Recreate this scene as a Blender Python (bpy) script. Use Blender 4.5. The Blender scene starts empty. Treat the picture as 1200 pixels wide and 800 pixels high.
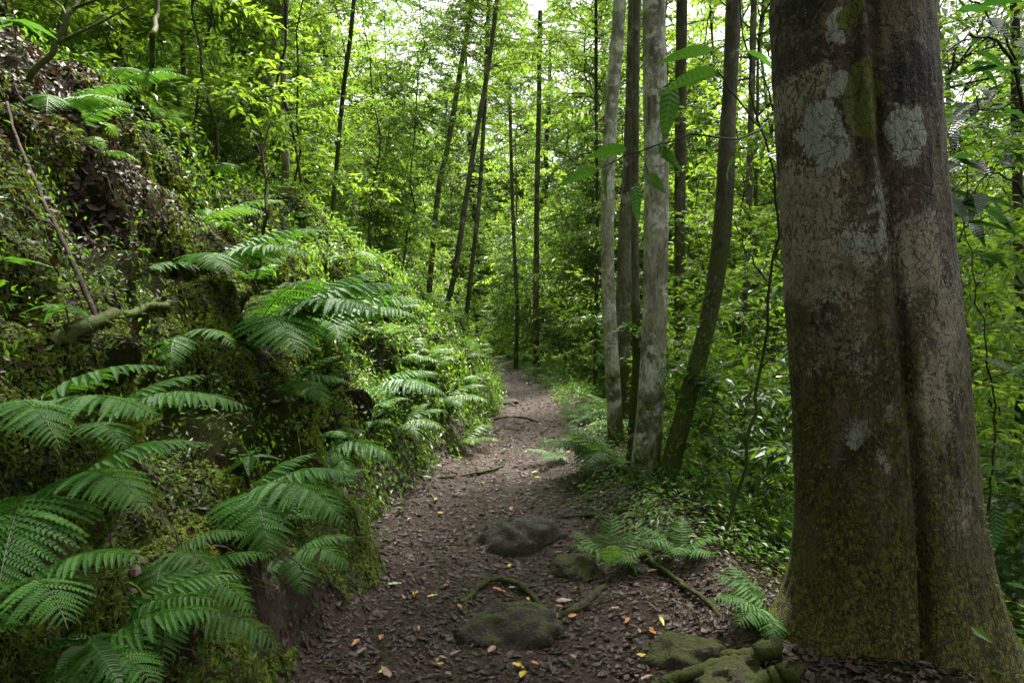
import bpy, math, random
import numpy as np
from mathutils import Vector
from mathutils.bvhtree import BVHTree

R = math.radians
sc = bpy.context.scene
col = sc.collection

# ------------------------------------------------------------------ camera
CAM_Z, PITCH, FOC = 1.5, -2.0, 24.0
cam = bpy.data.cameras.new("camera")
cam.lens = FOC; cam.sensor_width = 36.0; cam.clip_end = 2000; cam.clip_start = 0.05
cam_o = bpy.data.objects.new("camera", cam); col.objects.link(cam_o)
cam_o.location = (0, 0, CAM_Z); cam_o.rotation_euler = (R(90 + PITCH), 0, 0)
sc.camera = cam_o

# ------------------------------------------------------------------ world and sun
SUN_EL, SUN_AZ = 66.0, 24.0            # azimuth measured from +Y towards +X
w = bpy.data.worlds.new("World"); sc.world = w; w.use_nodes = True
nt = w.node_tree; nt.nodes.clear()
sky = nt.nodes.new("ShaderNodeTexSky"); sky.sky_type = 'NISHITA'; sky.sun_disc = False
sky.sun_elevation = R(SUN_EL); sky.sun_rotation = R(SUN_AZ); sky.air_density = 1.0; sky.dust_density = 4.0
bw = nt.nodes.new("ShaderNodeRGBToBW")
ov = nt.nodes.new("ShaderNodeMix"); ov.data_type = 'RGBA'; ov.inputs[0].default_value = 1.0
nt.links.new(sky.outputs[0], bw.inputs[0]); nt.links.new(sky.outputs[0], ov.inputs[6]); nt.links.new(bw.outputs[0], ov.inputs[7])
bg = nt.nodes.new("ShaderNodeBackground"); bg.inputs[1].default_value = 0.11
nt.links.new(ov.outputs[2], bg.inputs[0])
wo = nt.nodes.new("ShaderNodeOutputWorld"); nt.links.new(bg.outputs[0], wo.inputs[0])

sun = bpy.data.lights.new("sun", 'SUN'); sun.energy = 3.6; sun.angle = R(10); sun.color = (1.0, 0.94, 0.82)
sun_o = bpy.data.objects.new("sun", sun); col.objects.link(sun_o)
d = Vector((math.sin(R(SUN_AZ)) * math.cos(R(SUN_EL)), math.cos(R(SUN_AZ)) * math.cos(R(SUN_EL)), math.sin(R(SUN_EL))))
sun_o.rotation_euler = (-d).to_track_quat('-Z', 'Y').to_euler(); sun_o.location = (0, 0, 60)

sc.view_settings.view_transform = 'Standard'; sc.view_settings.look = 'None'
sc.view_settings.exposure = 2.2; sc.view_settings.gamma = 1.0; sc.view_settings.use_curve_mapping = False
sc.cycles.max_bounces = 8; sc.cycles.diffuse_bounces = 4; sc.cycles.glossy_bounces = 2
sc.cycles.transmission_bounces = 4; sc.cycles.volume_bounces = 0; sc.cycles.sample_clamp_indirect = 6.0
sc.cycles.caustics_reflective = False; sc.cycles.caustics_refractive = False
sc.cycles.use_denoising = True
HAZE = 0.0

# ------------------------------------------------------------------ numeric helpers
def _hash(ix, iy, iz, seed):
    h = (ix * 374761393 + iy * 668265263 + iz * 2147483647 + seed * 974634777) & 0xffffffff
    h = ((h ^ (h >> 13)) * 1274126177) & 0xffffffff
    h = ((h ^ (h >> 16)) * 2246822519) & 0xffffffff
    return ((h ^ (h >> 13)) & 0xffffff) / float(0xffffff)

def vnoise(x, y, z, seed=0):
    x, y, z = np.broadcast_arrays(np.asarray(x, float), np.asarray(y, float), np.asarray(z, float))
    ix, iy, iz = np.floor(x).astype(np.int64), np.floor(y).astype(np.int64), np.floor(z).astype(np.int64)
    fx, fy, fz = x - ix, y - iy, z - iz
    fx, fy, fz = fx * fx * (3 - 2 * fx), fy * fy * (3 - 2 * fy), fz * fz * (3 - 2 * fz)
    r = 0
    for a in (0, 1):
        for b in (0, 1):
            for c in (0, 1):
                r = r + _hash(ix + a, iy + b, iz + c, seed) * (fx if a else 1 - fx) * (fy if b else 1 - fy) * (fz if c else 1 - fz)
    return r * 2 - 1

def fbm(x, y, z, sc_=1.0, octv=4, seed=0, gain=0.5):
    r, a, f = 0, 1.0, sc_
    for o in range(octv):
        r = r + a * vnoise(np.asarray(x) * f, np.asarray(y) * f, np.asarray(z) * f, seed + o * 17)
        a *= gain; f *= 2.03
    return r

def sstep(a, b, x):
    t = np.clip((np.asarray(x, float) - a) / (b - a), 0, 1); return t * t * (3 - 2 * t)

def unit(v):
    v = np.asarray(v, float); return v / np.maximum(np.linalg.norm(v, axis=-1, keepdims=True), 1e-9)

class MB:
    def __init__(s): s.V = []; s.F = {3: [], 4: []}; s.M = {3: [], 4: []}; s.T = []; s.n = 0
    def add(s, V, F, tint=0.5, mat=0):
        V = np.asarray(V, float).reshape(-1, 3)
        s.V.append(V); s.T.append(np.broadcast_to(np.asarray(tint, float), (len(V),)))
        for f in (F if isinstance(F, (list, tuple)) and len(F) and isinstance(F[0], np.ndarray) else [np.asarray(F)]):
            if len(f):
                k = f.shape[1]; s.F[k].append(f + s.n); s.M[k].append(np.full(len(f), mat, np.int32))
        s.n += len(V)
    def tris(s): return sum(len(f) for f in s.F[3]) + 2 * sum(len(f) for f in s.F[4])
    def mesh(s, name, mats, smooth=False):
        V = np.concatenate(s.V); T = np.concatenate(s.T)
        f3 = np.concatenate(s.F[3]) if s.F[3] else np.zeros((0, 3), int)
        f4 = np.concatenate(s.F[4]) if s.F[4] else np.zeros((0, 4), int)
        m = np.concatenate([np.concatenate(s.M[k]) for k in (3, 4) if s.M[k]])
        me = bpy.data.meshes.new(name)
        me.vertices.add(len(V)); me.vertices.foreach_set("co", V.astype(np.float32).ravel())
        nl = f3.size + f4.size; me.loops.add(nl)
        me.loops.foreach_set("vertex_index", np.concatenate([f3.ravel(), f4.ravel()]).astype(np.int32))
        st = np.concatenate([np.arange(len(f3)) * 3, f3.size + np.arange(len(f4)) * 4]).astype(np.int32)
        me.polygons.add(len(st)); me.polygons.foreach_set("loop_start", st)
        me.polygons.foreach_set("material_index", m)
        if smooth: me.polygons.foreach_set("use_smooth", np.ones(len(st), bool))
        else: me.polygons.foreach_set("use_smooth", np.zeros(len(st), bool))
        a = me.attributes.new("tint", 'FLOAT', 'POINT'); a.data.foreach_set("value", T.astype(np.float32))
        for x in (mats if isinstance(mats, (list, tuple)) else [mats]): me.materials.append(x)
        me.update(calc_edges=True)
        return me
    def build(s, name, mats, parent=None, smooth=False):
        return link(name, s.mesh(name, mats, smooth), parent)

def link(name, me, parent=None, loc=None, rot=None, scale=None):
    o = bpy.data.objects.new(name, me); col.objects.link(o)
    if parent is not None: o.parent = parent
    if loc is not None: o.location = loc
    if rot is not None: o.rotation_euler = rot
    if scale is not None: o.scale = (scale,) * 3 if np.isscalar(scale) else scale
    return o

def tag(o, label=None, cat=None, group=None, kind=None):
    if label: o['label'] = label
    if cat: o['category'] = cat
    if group: o['group'] = group
    if kind: o['kind'] = kind
    return o

def empty(name, loc=(0, 0, 0), rz=0):
    o = bpy.data.objects.new(name, None); col.objects.link(o); o.location = loc; o.rotation_euler = (0, 0, rz)
    o.empty_display_size = 0.1
    return o

def children_of(parent):
    return [o for o in col.objects if o.parent is parent]

def tube(mb, P, rad, sides=6, tint=0.5, mat=0, cap=True):
    P = np.asarray(P, float); n = len(P); rad = np.broadcast_to(np.asarray(rad, float), (n,))
    T = unit(np.gradient(P, axis=0))
    ref = np.array([0.0, 0.0, 1.0]) if abs(T[0][2]) < 0.9 else np.array([1.0, 0.0, 0.0])
    A = unit(np.cross(T, ref)); B = np.cross(T, A)
    th = np.linspace(0, 2 * math.pi, sides, endpoint=False)
    V = P[:, None] + rad[:, None, None] * (np.cos(th)[None, :, None] * A[:, None] + np.sin(th)[None, :, None] * B[:, None])
    i = np.arange(n - 1)[:, None] * sides; j = np.arange(sides)[None]; j2 = (j + 1) % sides
    F = np.stack([i + j, i + j2, i + sides + j2, i + sides + j], -1).reshape(-1, 4)
    V = V.reshape(-1, 3)
    if cap:
        V = np.vstack([V, P[-1:] + T[-1:] * rad[-1]]); k = len(V) - 1
        jj = np.arange(sides); F3 = np.stack([(n - 1) * sides + jj, (n - 1) * sides + (jj + 1) % sides, np.full(sides, k)], -1)
        mb.add(V, [F, F3], tint, mat)
    else: mb.add(V, [F], tint, mat)

def smooth_line(pts, n=16, jitter=0.0, rng=None):
    pts = np.asarray(pts, float); m = len(pts)
    t = np.linspace(0, m - 1, n); out = []
    for x in t:
        i = min(int(x), m - 2); f = x - i
        p0, p1, p2, p3 = pts[max(i - 1, 0)], pts[i], pts[i + 1], pts[min(i + 2, m - 1)]
        out.append(0.5 * ((2 * p1) + (-p0 + p2) * f + (2 * p0 - 5 * p1 + 4 * p2 - p3) * f * f + (-p0 + 3 * p1 - 3 * p2 + p3) * f ** 3))
    out = np.array(out)
    if jitter and rng is not None: out[1:-1] += rng.normal(0, jitter, (n - 2, 3))
    return out

# leaf templates: x along the leaf, y across, z up
L2 = (np.array([[0, 0, 0], [.42, .21, .05], [1, 0, -.13], [.42, -.21, .05]]), [np.array([[0, 2, 1], [0, 3, 2]])])
L8 = (np.array([[0, 0, 0], [.22, .15, .03], [.58, .17, .0], [1, 0, -.20], [.58, -.17, .0], [.22, -.15, .03], [.3, 0, -.02], [.66, 0, -.07]]),
      [np.array([[0, 6, 1], [7, 3, 2], [0, 5, 6], [7, 4, 3]]), np.array([[6, 7, 2, 1], [5, 4, 7, 6]])])
L1 = (np.array([[0, .22, 0], [0, -.22, 0], [1, 0, 0]]), [np.array([[0, 1, 2]])])
L4 = (np.array([[0, 0, 0], [.40, .19, .03], [1, 0, -.16], [.40, -.19, .03], [.45, 0, -.05]]), [np.array([[0, 4, 1], [4, 2, 1], [0, 3, 4], [4, 3, 2]])])
def big_leaf_template(n=9, w=.2, droop=.35, wave=.02):
    V = []; F = []
    for i in range(n + 1):
        t = i / n; ww = w * (math.sin(math.pi * min(1, t ** .8)) ** .75) * (1 - .35 * t) if 0 < i < n else 0.004
        z = -droop * t ** 2 * .6; rip = wave * math.sin(i * 2.3)
        V += [[t, ww, z + .22 * ww + rip], [t, ww * .5, z + .10 * ww + wave * .4 * math.sin(i * 3.1)], [t, 0, z - .01], [t, -ww * .5, z + .10 * ww], [t, -ww, z + .22 * ww - rip]]
    for i in range(n):
        for j in range(4):
            a = i * 5 + j; F.append([a, a + 1, a + 6, a + 5])
    return (np.array(V), [np.array(F)])

def leaves(mb, P, D, N, S, tint, tmpl=L2, mat=0, wf=1.0):
    """scatter many leaves: base points, directions, normals, sizes"""
    tv, tf = tmpl; n = len(P); k = len(tv)
    if n == 0: return
    D = unit(D); W = unit(np.cross(N, D)); U = np.cross(D, W)
    S = np.broadcast_to(np.asarray(S, float), (n,))[:, None, None]; wf = np.broadcast_to(np.asarray(wf, float), (n,))[:, None, None]
    V = P[:, None] + S * (tv[None, :, 0:1] * D[:, None] + wf * tv[None, :, 1:2] * W[:, None] + tv[None, :, 2:3] * U[:, None])
    off = (np.arange(n) * k)[:, None, None]
    mb.add(V.reshape(-1, 3), [(f[None] + off).reshape(-1, f.shape[1]) for f in tf], np.repeat(np.broadcast_to(tint, (n,)), k), mat)

# ------------------------------------------------------------------ materials
class NT:
    def __init__(s, name):
        s.m = bpy.data.materials.new(name); s.m.use_nodes = True; s.t = s.m.node_tree; s.t.nodes.clear()
        s.out = s.t.nodes.new("ShaderNodeOutputMaterial")
    def n(s, typ, **kw):
        nd = s.t.nodes.new("ShaderNode" + typ)
        for k, v in kw.items():
            if k.startswith('i_'):
                key = k[2:]; key = int(key) if key.isdigit() else key.replace('_', ' ')
                if isinstance(v, bpy.types.NodeSocket): s.t.links.new(v, nd.inputs[key])
                else: nd.inputs[key].default_value = v
            else: setattr(nd, k, v)
        return nd
    def noise(s, scale, detail=4, vec=None, rough=.55, dist=0.0):
        nd = s.n("TexNoise", i_Scale=scale, i_Detail=detail, i_Roughness=rough, i_Distortion=dist)
        if vec is not None: s.t.links.new(vec, nd.inputs['Vector'])
        return nd.outputs[0]
    def ramp(s, fac, stops, interp='LINEAR'):
        nd = s.n("ValToRGB"); s.t.links.new(fac, nd.inputs[0]); e = nd.color_ramp.elements; nd.color_ramp.interpolation = interp
        while len(e) < len(stops): e.new(0.5)
        for x, (p, c) in zip(e, stops):
            x.position = p; x.color = (c, c, c, 1) if np.isscalar(c) else (*c, 1)
        return nd.outputs[0]
    def mix(s, fac, a, b, blend='MIX'):
        nd = s.n("Mix", data_type='RGBA', blend_type=blend)
        for i, v in ((0, fac), (6, a), (7, b)):
            if isinstance(v, bpy.types.NodeSocket): s.t.links.new(v, nd.inputs[i])
            else: nd.inputs[i].default_value = v if np.isscalar(v) else (*v, 1)
        return nd.outputs[2]
    def math(s, op, a, b=0.0, c=None, clamp=False):
        nd = s.n("Math", operation=op, use_clamp=clamp)
        for i, v in ((0, a), (1, b), (2, c)):
            if v is None: continue
            if isinstance(v, bpy.types.NodeSocket): s.t.links.new(v, nd.inputs[i])
            else: nd.inputs[i].default_value = v
        return nd.outputs[0]
    def pos(s): return s.n("NewGeometry").outputs['Position']
    def obj(s): return s.n("TexCoord").outputs['Object']
    def attr(s, name): return s.n("Attribute", attribute_name=name).outputs['Fac']
    def scalev(s, v, xyz):
        nd = s.n("VectorMath", operation='MULTIPLY'); s.t.links.new(v, nd.inputs[0]); nd.inputs[1].default_value = xyz; return nd.outputs[0]
    def bump(s, h, dist=.01, strength=1.0, normal=None):
        nd = s.n("Bump", i_Distance=dist, i_Strength=strength); s.t.links.new(h, nd.inputs['Height'])
        if normal is not None: s.t.links.new(normal, nd.inputs['Normal'])
        return nd.outputs[0]
    def principled(s, colr, rough=.6, normal=None, spec=.5, **kw):
        nd = s.n("BsdfPrincipled")
        for k, v in (('Base Color', colr), ('Roughness', rough), ('Specular IOR Level', spec)):
            if isinstance(v, bpy.types.NodeSocket): s.t.links.new(v, nd.inputs[k])
            else: nd.inputs[k].default_value = v if np.isscalar(v) else (*v, 1)
        if normal is not None: s.t.links.new(normal, nd.inputs['Normal'])
        return nd.outputs[0]
    def done(s, shader): s.t.links.new(shader, s.out.inputs[0]); return s.m

def leaf_material(name, dark, mid, light, rough=.4, trans=.45, tcol=(.35, .55, .05), rw=.2, old=None):
    t = NT(name); a = t.attr("tint")
    rnd = t.n("ObjectInfo").outputs['Random']
    x = t.math('ADD', t.math('MULTIPLY', a, 1 - rw), t.math('MULTIPLY', rnd, rw))
    stops = [(0.05, dark), (0.5, mid), (0.93, light)]
    if old: stops.append((1.0, old))
    c = t.ramp(x, stops)
    nz = t.noise(9.0, 2, t.pos())
    c = t.mix(t.math('MULTIPLY', nz, .35), c, tuple(v * .45 for v in mid))
    bmp = t.bump(t.noise(120.0, 2, t.obj()), .002, .5)
    p = t.principled(c, rough, bmp, .5)
    tc = t.mix(.55, c, tcol)
    tr = t.n("BsdfTranslucent"); t.t.links.new(tc, tr.inputs[0])
    mx = t.n("MixShader", i_0=trans); t.t.links.new(p, mx.inputs[1]); t.t.links.new(tr.outputs[0], mx.inputs[2])
    return t.done(mx.outputs[0])

M = {}
M['leaf'] = leaf_material('leaf_green', (.016, .055, .008), (.048, .135, .014), (.110, .240, .022), .36, .52, (.38, .62, .035))
M['leaf_fresh'] = leaf_material('leaf_fresh', (.030, .095, .010), (.080, .195, .018), (.165, .310, .030), .40, .58, (.45, .68, .045))
M['leaf_mid'] = leaf_material('leaf_mid', (.016, .052, .008), (.040, .105, .012), (.085, .180, .018), .34, .45, (.24, .44, .03))
M['leaf_dark'] = leaf_material('leaf_dark', (.010, .030, .008), (.022, .062, .012), (.050, .115, .018), .32, .38, (.14, .32, .03))
M['leaf_herb'] = leaf_material('leaf_herb', (.014, .050, .006), (.045, .130, .012), (.11, .23, .020), .38, .5, (.26, .52, .03))
M['fern'] = leaf_material('fern_green', (.022, .095, .010), (.060, .205, .018), (.130, .33, .030), .40, .36, (.22, .52, .04), .45)
M['fern_light'] = leaf_material('fern_light', (.040, .120, .016), (.070, .180, .024), (.12, .25, .035), .36, .42, (.26, .46, .04))
M['moss'] = leaf_material('moss_green', (.014, .026, .003), (.060, .092, .006), (.19, .25, .014), .8, .3, (.24, .34, .02))
M['moss_trunk'] = leaf_material('trunk_moss', (.022, .028, .004), (.085, .092, .009), (.22, .22, .018), .75, .2, (.2, .24, .02))
M['dead'] = leaf_material('dead_leaf', (.012, .006, .0055), (.044, .021, .015), (.125, .062, .042), .58, .06, (.2, .1, .04))
M['dead_red'] = leaf_material('dead_leaf_brown', (.03, .014, .009), (.06, .03, .02), (.14, .08, .05), .6, .12, (.3, .15, .05))

def plain_leaf(name, c, rough=.45):
    t = NT(name); cc = t.mix(t.ramp(t.noise(14, 4, t.obj()), [(.35, 0.0), (.7, .65)]), c, tuple(v * .38 for v in c))
    return t.done(t.principled(cc, rough, t.bump(t.noise(60, 3, t.obj()), .003), .5))
M['litter_yellow'] = plain_leaf('litter_yellow', (.55, .40, .04))
M['litter_orange'] = plain_leaf('litter_orange', (.42, .16, .04))
M['litter_tan'] = plain_leaf('litter_tan', (.26, .15, .12))
M['litter_green'] = plain_leaf('litter_pale_green', (.28, .34, .16))
M['litter_pink'] = plain_leaf('litter_pink', (.25, .13, .11), .3)

def bark_material(name, base, pale, lichen=(.30, .32, .27), moss_h=1.5, pale_amt=.5, lich_amt=.5, moss_amt=.5, scale=1.0):
    t = NT(name); o = t.obj()
    v = t.scalev(o, (1, 1, .35))
    n1 = t.noise(7 * scale, 6, v, .62, .6); n2 = t.noise(3 * scale, 5, o, .6, 1.0); n3 = t.noise(46 * scale, 5, v, .65)
    n4 = t.noise(5.5 * scale, 6, o, .7, .3)
    c = t.mix(t.ramp(n1, [(.5 - .2 * pale_amt, 0.0), (.72 - .2 * pale_amt, 1.0)]), base, pale)
    c = t.mix(t.ramp(n4, [(.62 - .12 * lich_amt, 0.0), (.66 - .12 * lich_amt, 1.0)]), c, lichen)
    c = t.mix(t.math('MULTIPLY', t.ramp(n3, [(.35, 0.0), (.65, 1.0)]), .6), c, tuple(v * .35 for v in base))
    sep = t.n("SeparateXYZ"); t.t.links.new(o, sep.inputs[0])
    hz = t.math('SUBTRACT', 1.0, t.math('DIVIDE', sep.outputs[2], moss_h), clamp=True)
    mm = t.math('ADD', t.math('MULTIPLY', hz, .38), t.math('ADD', n2, moss_amt * .1 - .22))
    mask = t.ramp(mm, [(.5, 0.0), (.62, 1.0)])
    mc = t.mix(n3, (.018, .026, .005), (.075, .095, .012))
    c = t.mix(mask, c, mc)
    h = t.math('ADD', t.math('MULTIPLY', n1, 1.0), t.math('ADD', t.math('MULTIPLY', n3, .5), t.math('MULTIPLY', mask, .4)))
    return t.done(t.principled(c, .72, t.bump(h, .02, 1.0), .3))
M['bark_pale'] = bark_material('bark_pale', (.090, .082, .055), (.40, .39, .31), (.62, .64, .57), 1.6, .8, .9, .25)
M['bark_grey'] = bark_material('bark_grey', (.060, .055, .036), (.20, .19, .14), (.32, .33, .27), 2.0, .5, .4, .5)
M['bark_dark'] = bark_material('bark_dark', (.026, .022, .014), (.075, .068, .045), (.12, .13, .09), 3.0, .3, .1, .8)
M['bark_moss'] = bark_material('bark_moss', (.040, .036, .022), (.12, .115, .075), (.20, .21, .16), 4.0, .5, .3, .9)
M['bark_twig'] = bark_material('bark_twig', (.035, .030, .015), (.08, .07, .035), (.1, .11, .05), 3.0, .3, .1, .6)

# ------------------------------------------------------------------ terrain
YK = [0, 2.8, 5.3, 9.4, 15.4, 20.7, 28, 40, 80, 600]
CX = [0, -.02, -.10, .20, .08, -.55, -3.2, -9, -22, -22]
HW = [.92, .88, .72, .54, .44, .42, .4, .4, .4, .4]
def cx(y): return np.interp(y, YK, CX)
def hw(y): return np.interp(y, YK, HW)
BK = [-50, 0, 4.5, 10, 15, 20, 30, 600]; BH = [3.9, 3.8, 2.9, 1.75, 1.15, 0.8, .5, .5]
def Hbase(x, y):
    x = np.asarray(x, float); y = np.asarray(y, float)
    wob = .16 * fbm(x * 0, y, 0 * y, .8, 3, 5)
    s = (cx(y) - hw(y) + wob) - x                  # distance left of the bank foot
    r = x - (cx(y) + hw(y) + wob * .5)
    hb = np.interp(y, BK, BH); wd = hb / 1.36
    sp = np.maximum(s, 0)
    toe = sp * sp / (sp + .12); prof = hb * (1 - (1 - np.clip(toe / wd, 0, 1)) ** 1.7) + .50 * np.maximum(sp - wd * .75, 0)
    far = np.maximum(sp - 40, 0); prof = prof - .42 * far
    rp = np.maximum(r, 0)
    shoulder = .10 * sstep(0, .35, rp)
    fall = .62 * (np.maximum(rp - .55, 0) - 0.35 * (1 - np.exp(-np.maximum(rp - .55, 0) / .35)))
    fall = np.where(fall > 13, 13 + 3 * (1 - np.exp(-(fall - 13) / 3)), fall)
    up = .25 * np.maximum(rp - 60, 0); up = np.where(up > 30, 30, up)
    z = prof + shoulder - fall + up
    inside = (1 - sstep(0, .3, sp)) * (1 - sstep(0, .3, rp))
    tt = (x - cx(y)) / np.maximum(hw(y), .1)
    z = z - inside * .07 * (1 - np.clip(tt, -1, 1) ** 2) + .008 * np.maximum(y - 8, 0) * np.exp(-np.maximum(y - 30, 0) / 30)
    return z, sp, rp
def Hfull(x, y):
    z, sp, rp = Hbase(x, y)
    bankm = sstep(.02, .5, sp) * (1 - sstep(6, 14, sp))
    z = z + bankm * (.13 * fbm(x, y, 0, 1.1, 4, 11) + .13 * np.abs(fbm(x, y, 0, 3.0, 3, 31)) - .05 + .05 * fbm(x, y, 0, 8.0, 3, 35))
    # ledges: terraces on the steep face
    led = .13 * np.sin((z + .25 * fbm(x, y, 0, .9, 3, 41)) * 2 * math.pi / .62)
    z = z + led * bankm
    pathm = (1 - sstep(0, .2, sp)) * (1 - sstep(0, .5, rp))
    z = z + pathm * (.030 * fbm(x, y, 0, 1.6, 3, 3) + .018 * fbm(x, y, 0, 6.0, 3, 9))
    z = z + sstep(.1, .8, rp) * (.10 * fbm(x, y, 0, 1.0, 4, 21))
    z = z + sstep(10, 30, np.maximum(sp, rp)) * 1.0 * fbm(x, y, 0, .07, 4, 25)
    return z, sp, rp

def axis_pts(lo, hi, step, far_lo, far_hi, g=1.11):
    a = list(np.arange(lo, hi, step)); s = step; x = a[-1]
    while x < far_hi: s *= g; x += s; a.append(x)
    s = step; x = a[0]; b = []
    while x > far_lo: s *= g; x -= s; b.append(x)
    return np.array(b[::-1] + a)
xs = axis_pts(-3.2, 2.6, .028, -420, 420)
ys = axis_pts(1.2, 9.0, .030, -420, 620, 1.07)
GX, GY = np.meshgrid(xs, ys, indexing='ij')
GZ, SP, RP = Hfull(GX, GY)
slope_m = sstep(.05, .5, SP) * (1 - sstep(3, 6, SP)) * (1 - sstep(14, 25, GY))
ovx = slope_m * (.12 * fbm(GX * .3, GY, GZ, 2.1, 4, 51) + .075 * fbm(GX, GY * 1.3, GZ * .7, 6.0, 4, 57))
PX = GX + ovx; PY = GY + slope_m * .06 * fbm(GX, GY, GZ, 3.0, 3, 59); PZ = GZ
nx, ny = len(xs), len(ys)
TV = np.stack([PX, PY, PZ], -1).reshape(-1, 3)
ii, jj = np.meshgrid(np.arange(nx - 1), np.arange(ny - 1), indexing='ij')
Q = np.stack([ii * ny + jj, (ii + 1) * ny + jj, (ii + 1) * ny + jj + 1, ii * ny + jj + 1], -1)
spq = SP[:-1, :-1]; rpq = RP[:-1, :-1]; yq = GY[:-1, :-1]; xq = GX[:-1, :-1]
is_path = (spq <= 0.0) & (rpq <= 0.0) & (yq < 60)
is_bank = (spq > 0.0) & (xq > -14) & (yq < 60) & (xq < 6)

def soil_material():
    t = NT('forest_soil'); p = t.pos()
    n1 = t.noise(2.2, 6, p, .62, .4); n2 = t.noise(26, 6, p, .7, .5); n3 = t.noise(90, 4, p, .7)
    bankf = t.ramp(t.attr('tint'), [(.0, 0.0), (.5, 1.0)])
    c = t.mix(bankf, t.mix(n2, (.010, .005, .004), (.070, .034, .026)), t.mix(n2, (.005, .0035, .003), (.028, .017, .013)))
    c = t.mix(t.ramp(n3, [(.55, 0.0), (.72, .6)]), c, (.070, .042, .034))
    up = t.n("NewGeometry").outputs['Normal']; sep = t.n("SeparateXYZ"); t.t.links.new(up, sep.inputs[0])
    m = t.math('MULTIPLY', t.attr('tint'), t.ramp(n1, [(.38, 0.0), (.52, 1.0)]))
    c = t.mix(m, c, t.mix(n3, (.006, .009, .0025), (.034, .048, .005)))
    h = t.math('ADD', n2, t.math('MULTIPLY', n3, .5))
    rough = t.mix(bankf, t.ramp(n1, [(.35, .30), (.65, .6)]), (.8, .8, .8))
    return t.done(t.principled(c, rough, t.bump(h, .03, 1.0), t.mix(bankf, (.5, .5, .5), (.05, .05, .05))))
M['soil'] = soil_material()
mossT = (sstep(.1, .5, SP) * 1.0 + sstep(.15, .6, RP) * .7).reshape(-1)
def submesh(name, mask):
    f = Q[mask]; used = np.unique(f); remap = np.zeros(len(TV), int); remap[used] = np.arange(len(used))
    mb = MB(); mb.add(TV[used], [remap[f]], np.clip(mossT[used], 0, 1)); return mb.build(name, M['soil'], None, True)
tag(submesh('path', is_path), 'narrow dark earth footpath covered with wet leaf litter', kind='structure')
tag(submesh('earth_bank', is_bank & ~is_path), 'steep mossy earth bank rising left of the path', kind='structure')
tag(submesh('ground', ~is_path & ~is_bank), 'forest floor falling away to the right and beyond', kind='structure')

Qa = Q.reshape(-1, 4)
near = (np.abs(TV[Qa[:, 0], 0]) < 45) & (TV[Qa[:, 0], 1] > -25) & (TV[Qa[:, 0], 1] < 75)
Qn = Qa[near]
bvh = BVHTree.FromPolygons([tuple(v) for v in TV], [tuple(q) for q in Qn.tolist()])
def ground(x, y):
    h = bvh.ray_cast(Vector((x, y, 80)), Vector((0, 0, -1)))
    if h[0] is not None: return h[0].z
    return float(Hfull(np.array([x]), np.array([y]))[0][0])
CO = np.array([0, 0, CAM_Z]); cp, sp_ = math.cos(R(PITCH)), math.sin(R(PITCH))
def ray(px, py):
    x, y = (px - 600) / 800, (400 - py) / 800
    return unit(np.array([x, cp - y * sp_, sp_ + y * cp]))
def spot(px, py, dist=None):
    """where the sight line of a photograph pixel meets the ground (or its point at a distance along Y)"""
    r = ray(px, py)
    if dist is not None: return CO + r * (dist / r[1])
    h = bvh.ray_cast(Vector(CO), Vector(r))
    return np.array(h[0]) if h[0] is not None else CO + r * 10

# sample points on terrain faces, area weighted
TA = TV[Qa]; fc = TA.mean(1); fn = np.cross(TA[:, 2] - TA[:, 0], TA[:, 3] - TA[:, 1]); fa = np.linalg.norm(fn, axis=1) * .5; fn = unit(fn)
fsp = SP[:-1, :-1].ravel(); frp = RP[:-1, :-1].ravel()
def scatter(n, mask, rng, weight=None):
    idx = np.nonzero(mask)[0]; wgt = fa[idx] * (weight[idx] if weight is not None else 1); wgt = wgt / wgt.sum()
    k = rng.choice(idx, n, p=wgt); a, b = rng.random((2, n, 1))
    q = TA[k]; P = (q[:, 0] * (1 - a) + q[:, 1] * a) * (1 - b) + (q[:, 3] * (1 - a) + q[:, 2] * a) * b
    return P, fn[k]

def rnd_dir(rng, n, N, lift=0.2):
    v = rng.normal(0, 1, (n, 3)); v -= (v * N).sum(1, keepdims=True) * N; v = unit(v); return unit(v + lift * N)

# ------------------------------------------------------------------ trees: bent trunk, branches, twigs and separate leaves
def make_trunk(mb, line, r0, r1, sides=12, flare=1.6, mat=0, seed=0, lumps=.08):
    P = np.asarray(line, float); n = len(P); t = np.linspace(0, 1, n)
    hgt = P[:, 2] - P[0, 2]
    rad = (r0 + (r1 - r0) * t) * (1 + (flare - 1) * np.exp(-hgt / (r0 * 3.0)))
    T = unit(np.gradient(P, axis=0)); A = unit(np.cross(T, [0, 1, 0.001])); B = np.cross(T, A)
    th = np.linspace(0, 2 * math.pi, sides, endpoint=False)
    c, s_ = np.cos(th)[None], np.sin(th)[None]
    rr = rad[:, None] * (1 + lumps * fbm(c * 1.3 + 0 * t[:, None], s_ * 1.3, hgt[:, None] / (r0 * 9), 1.0, 3, seed)
                         + .22 * np.exp(-hgt / (r0 * 2.5))[:, None] * np.cos(th * 4 + seed)[None])
    V = P[:, None] + rr[..., None] * (c[..., None] * A[:, None] + s_[..., None] * B[:, None])
    i = np.arange(n - 1)[:, None] * sides; j = np.arange(sides)[None]; j2 = (j + 1) % sides
    mb.add(V.reshape(-1, 3), [np.stack([i + j, i + j2, i + sides + j2, i + sides + j], -1).reshape(-1, 4)], .5, mat)

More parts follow.
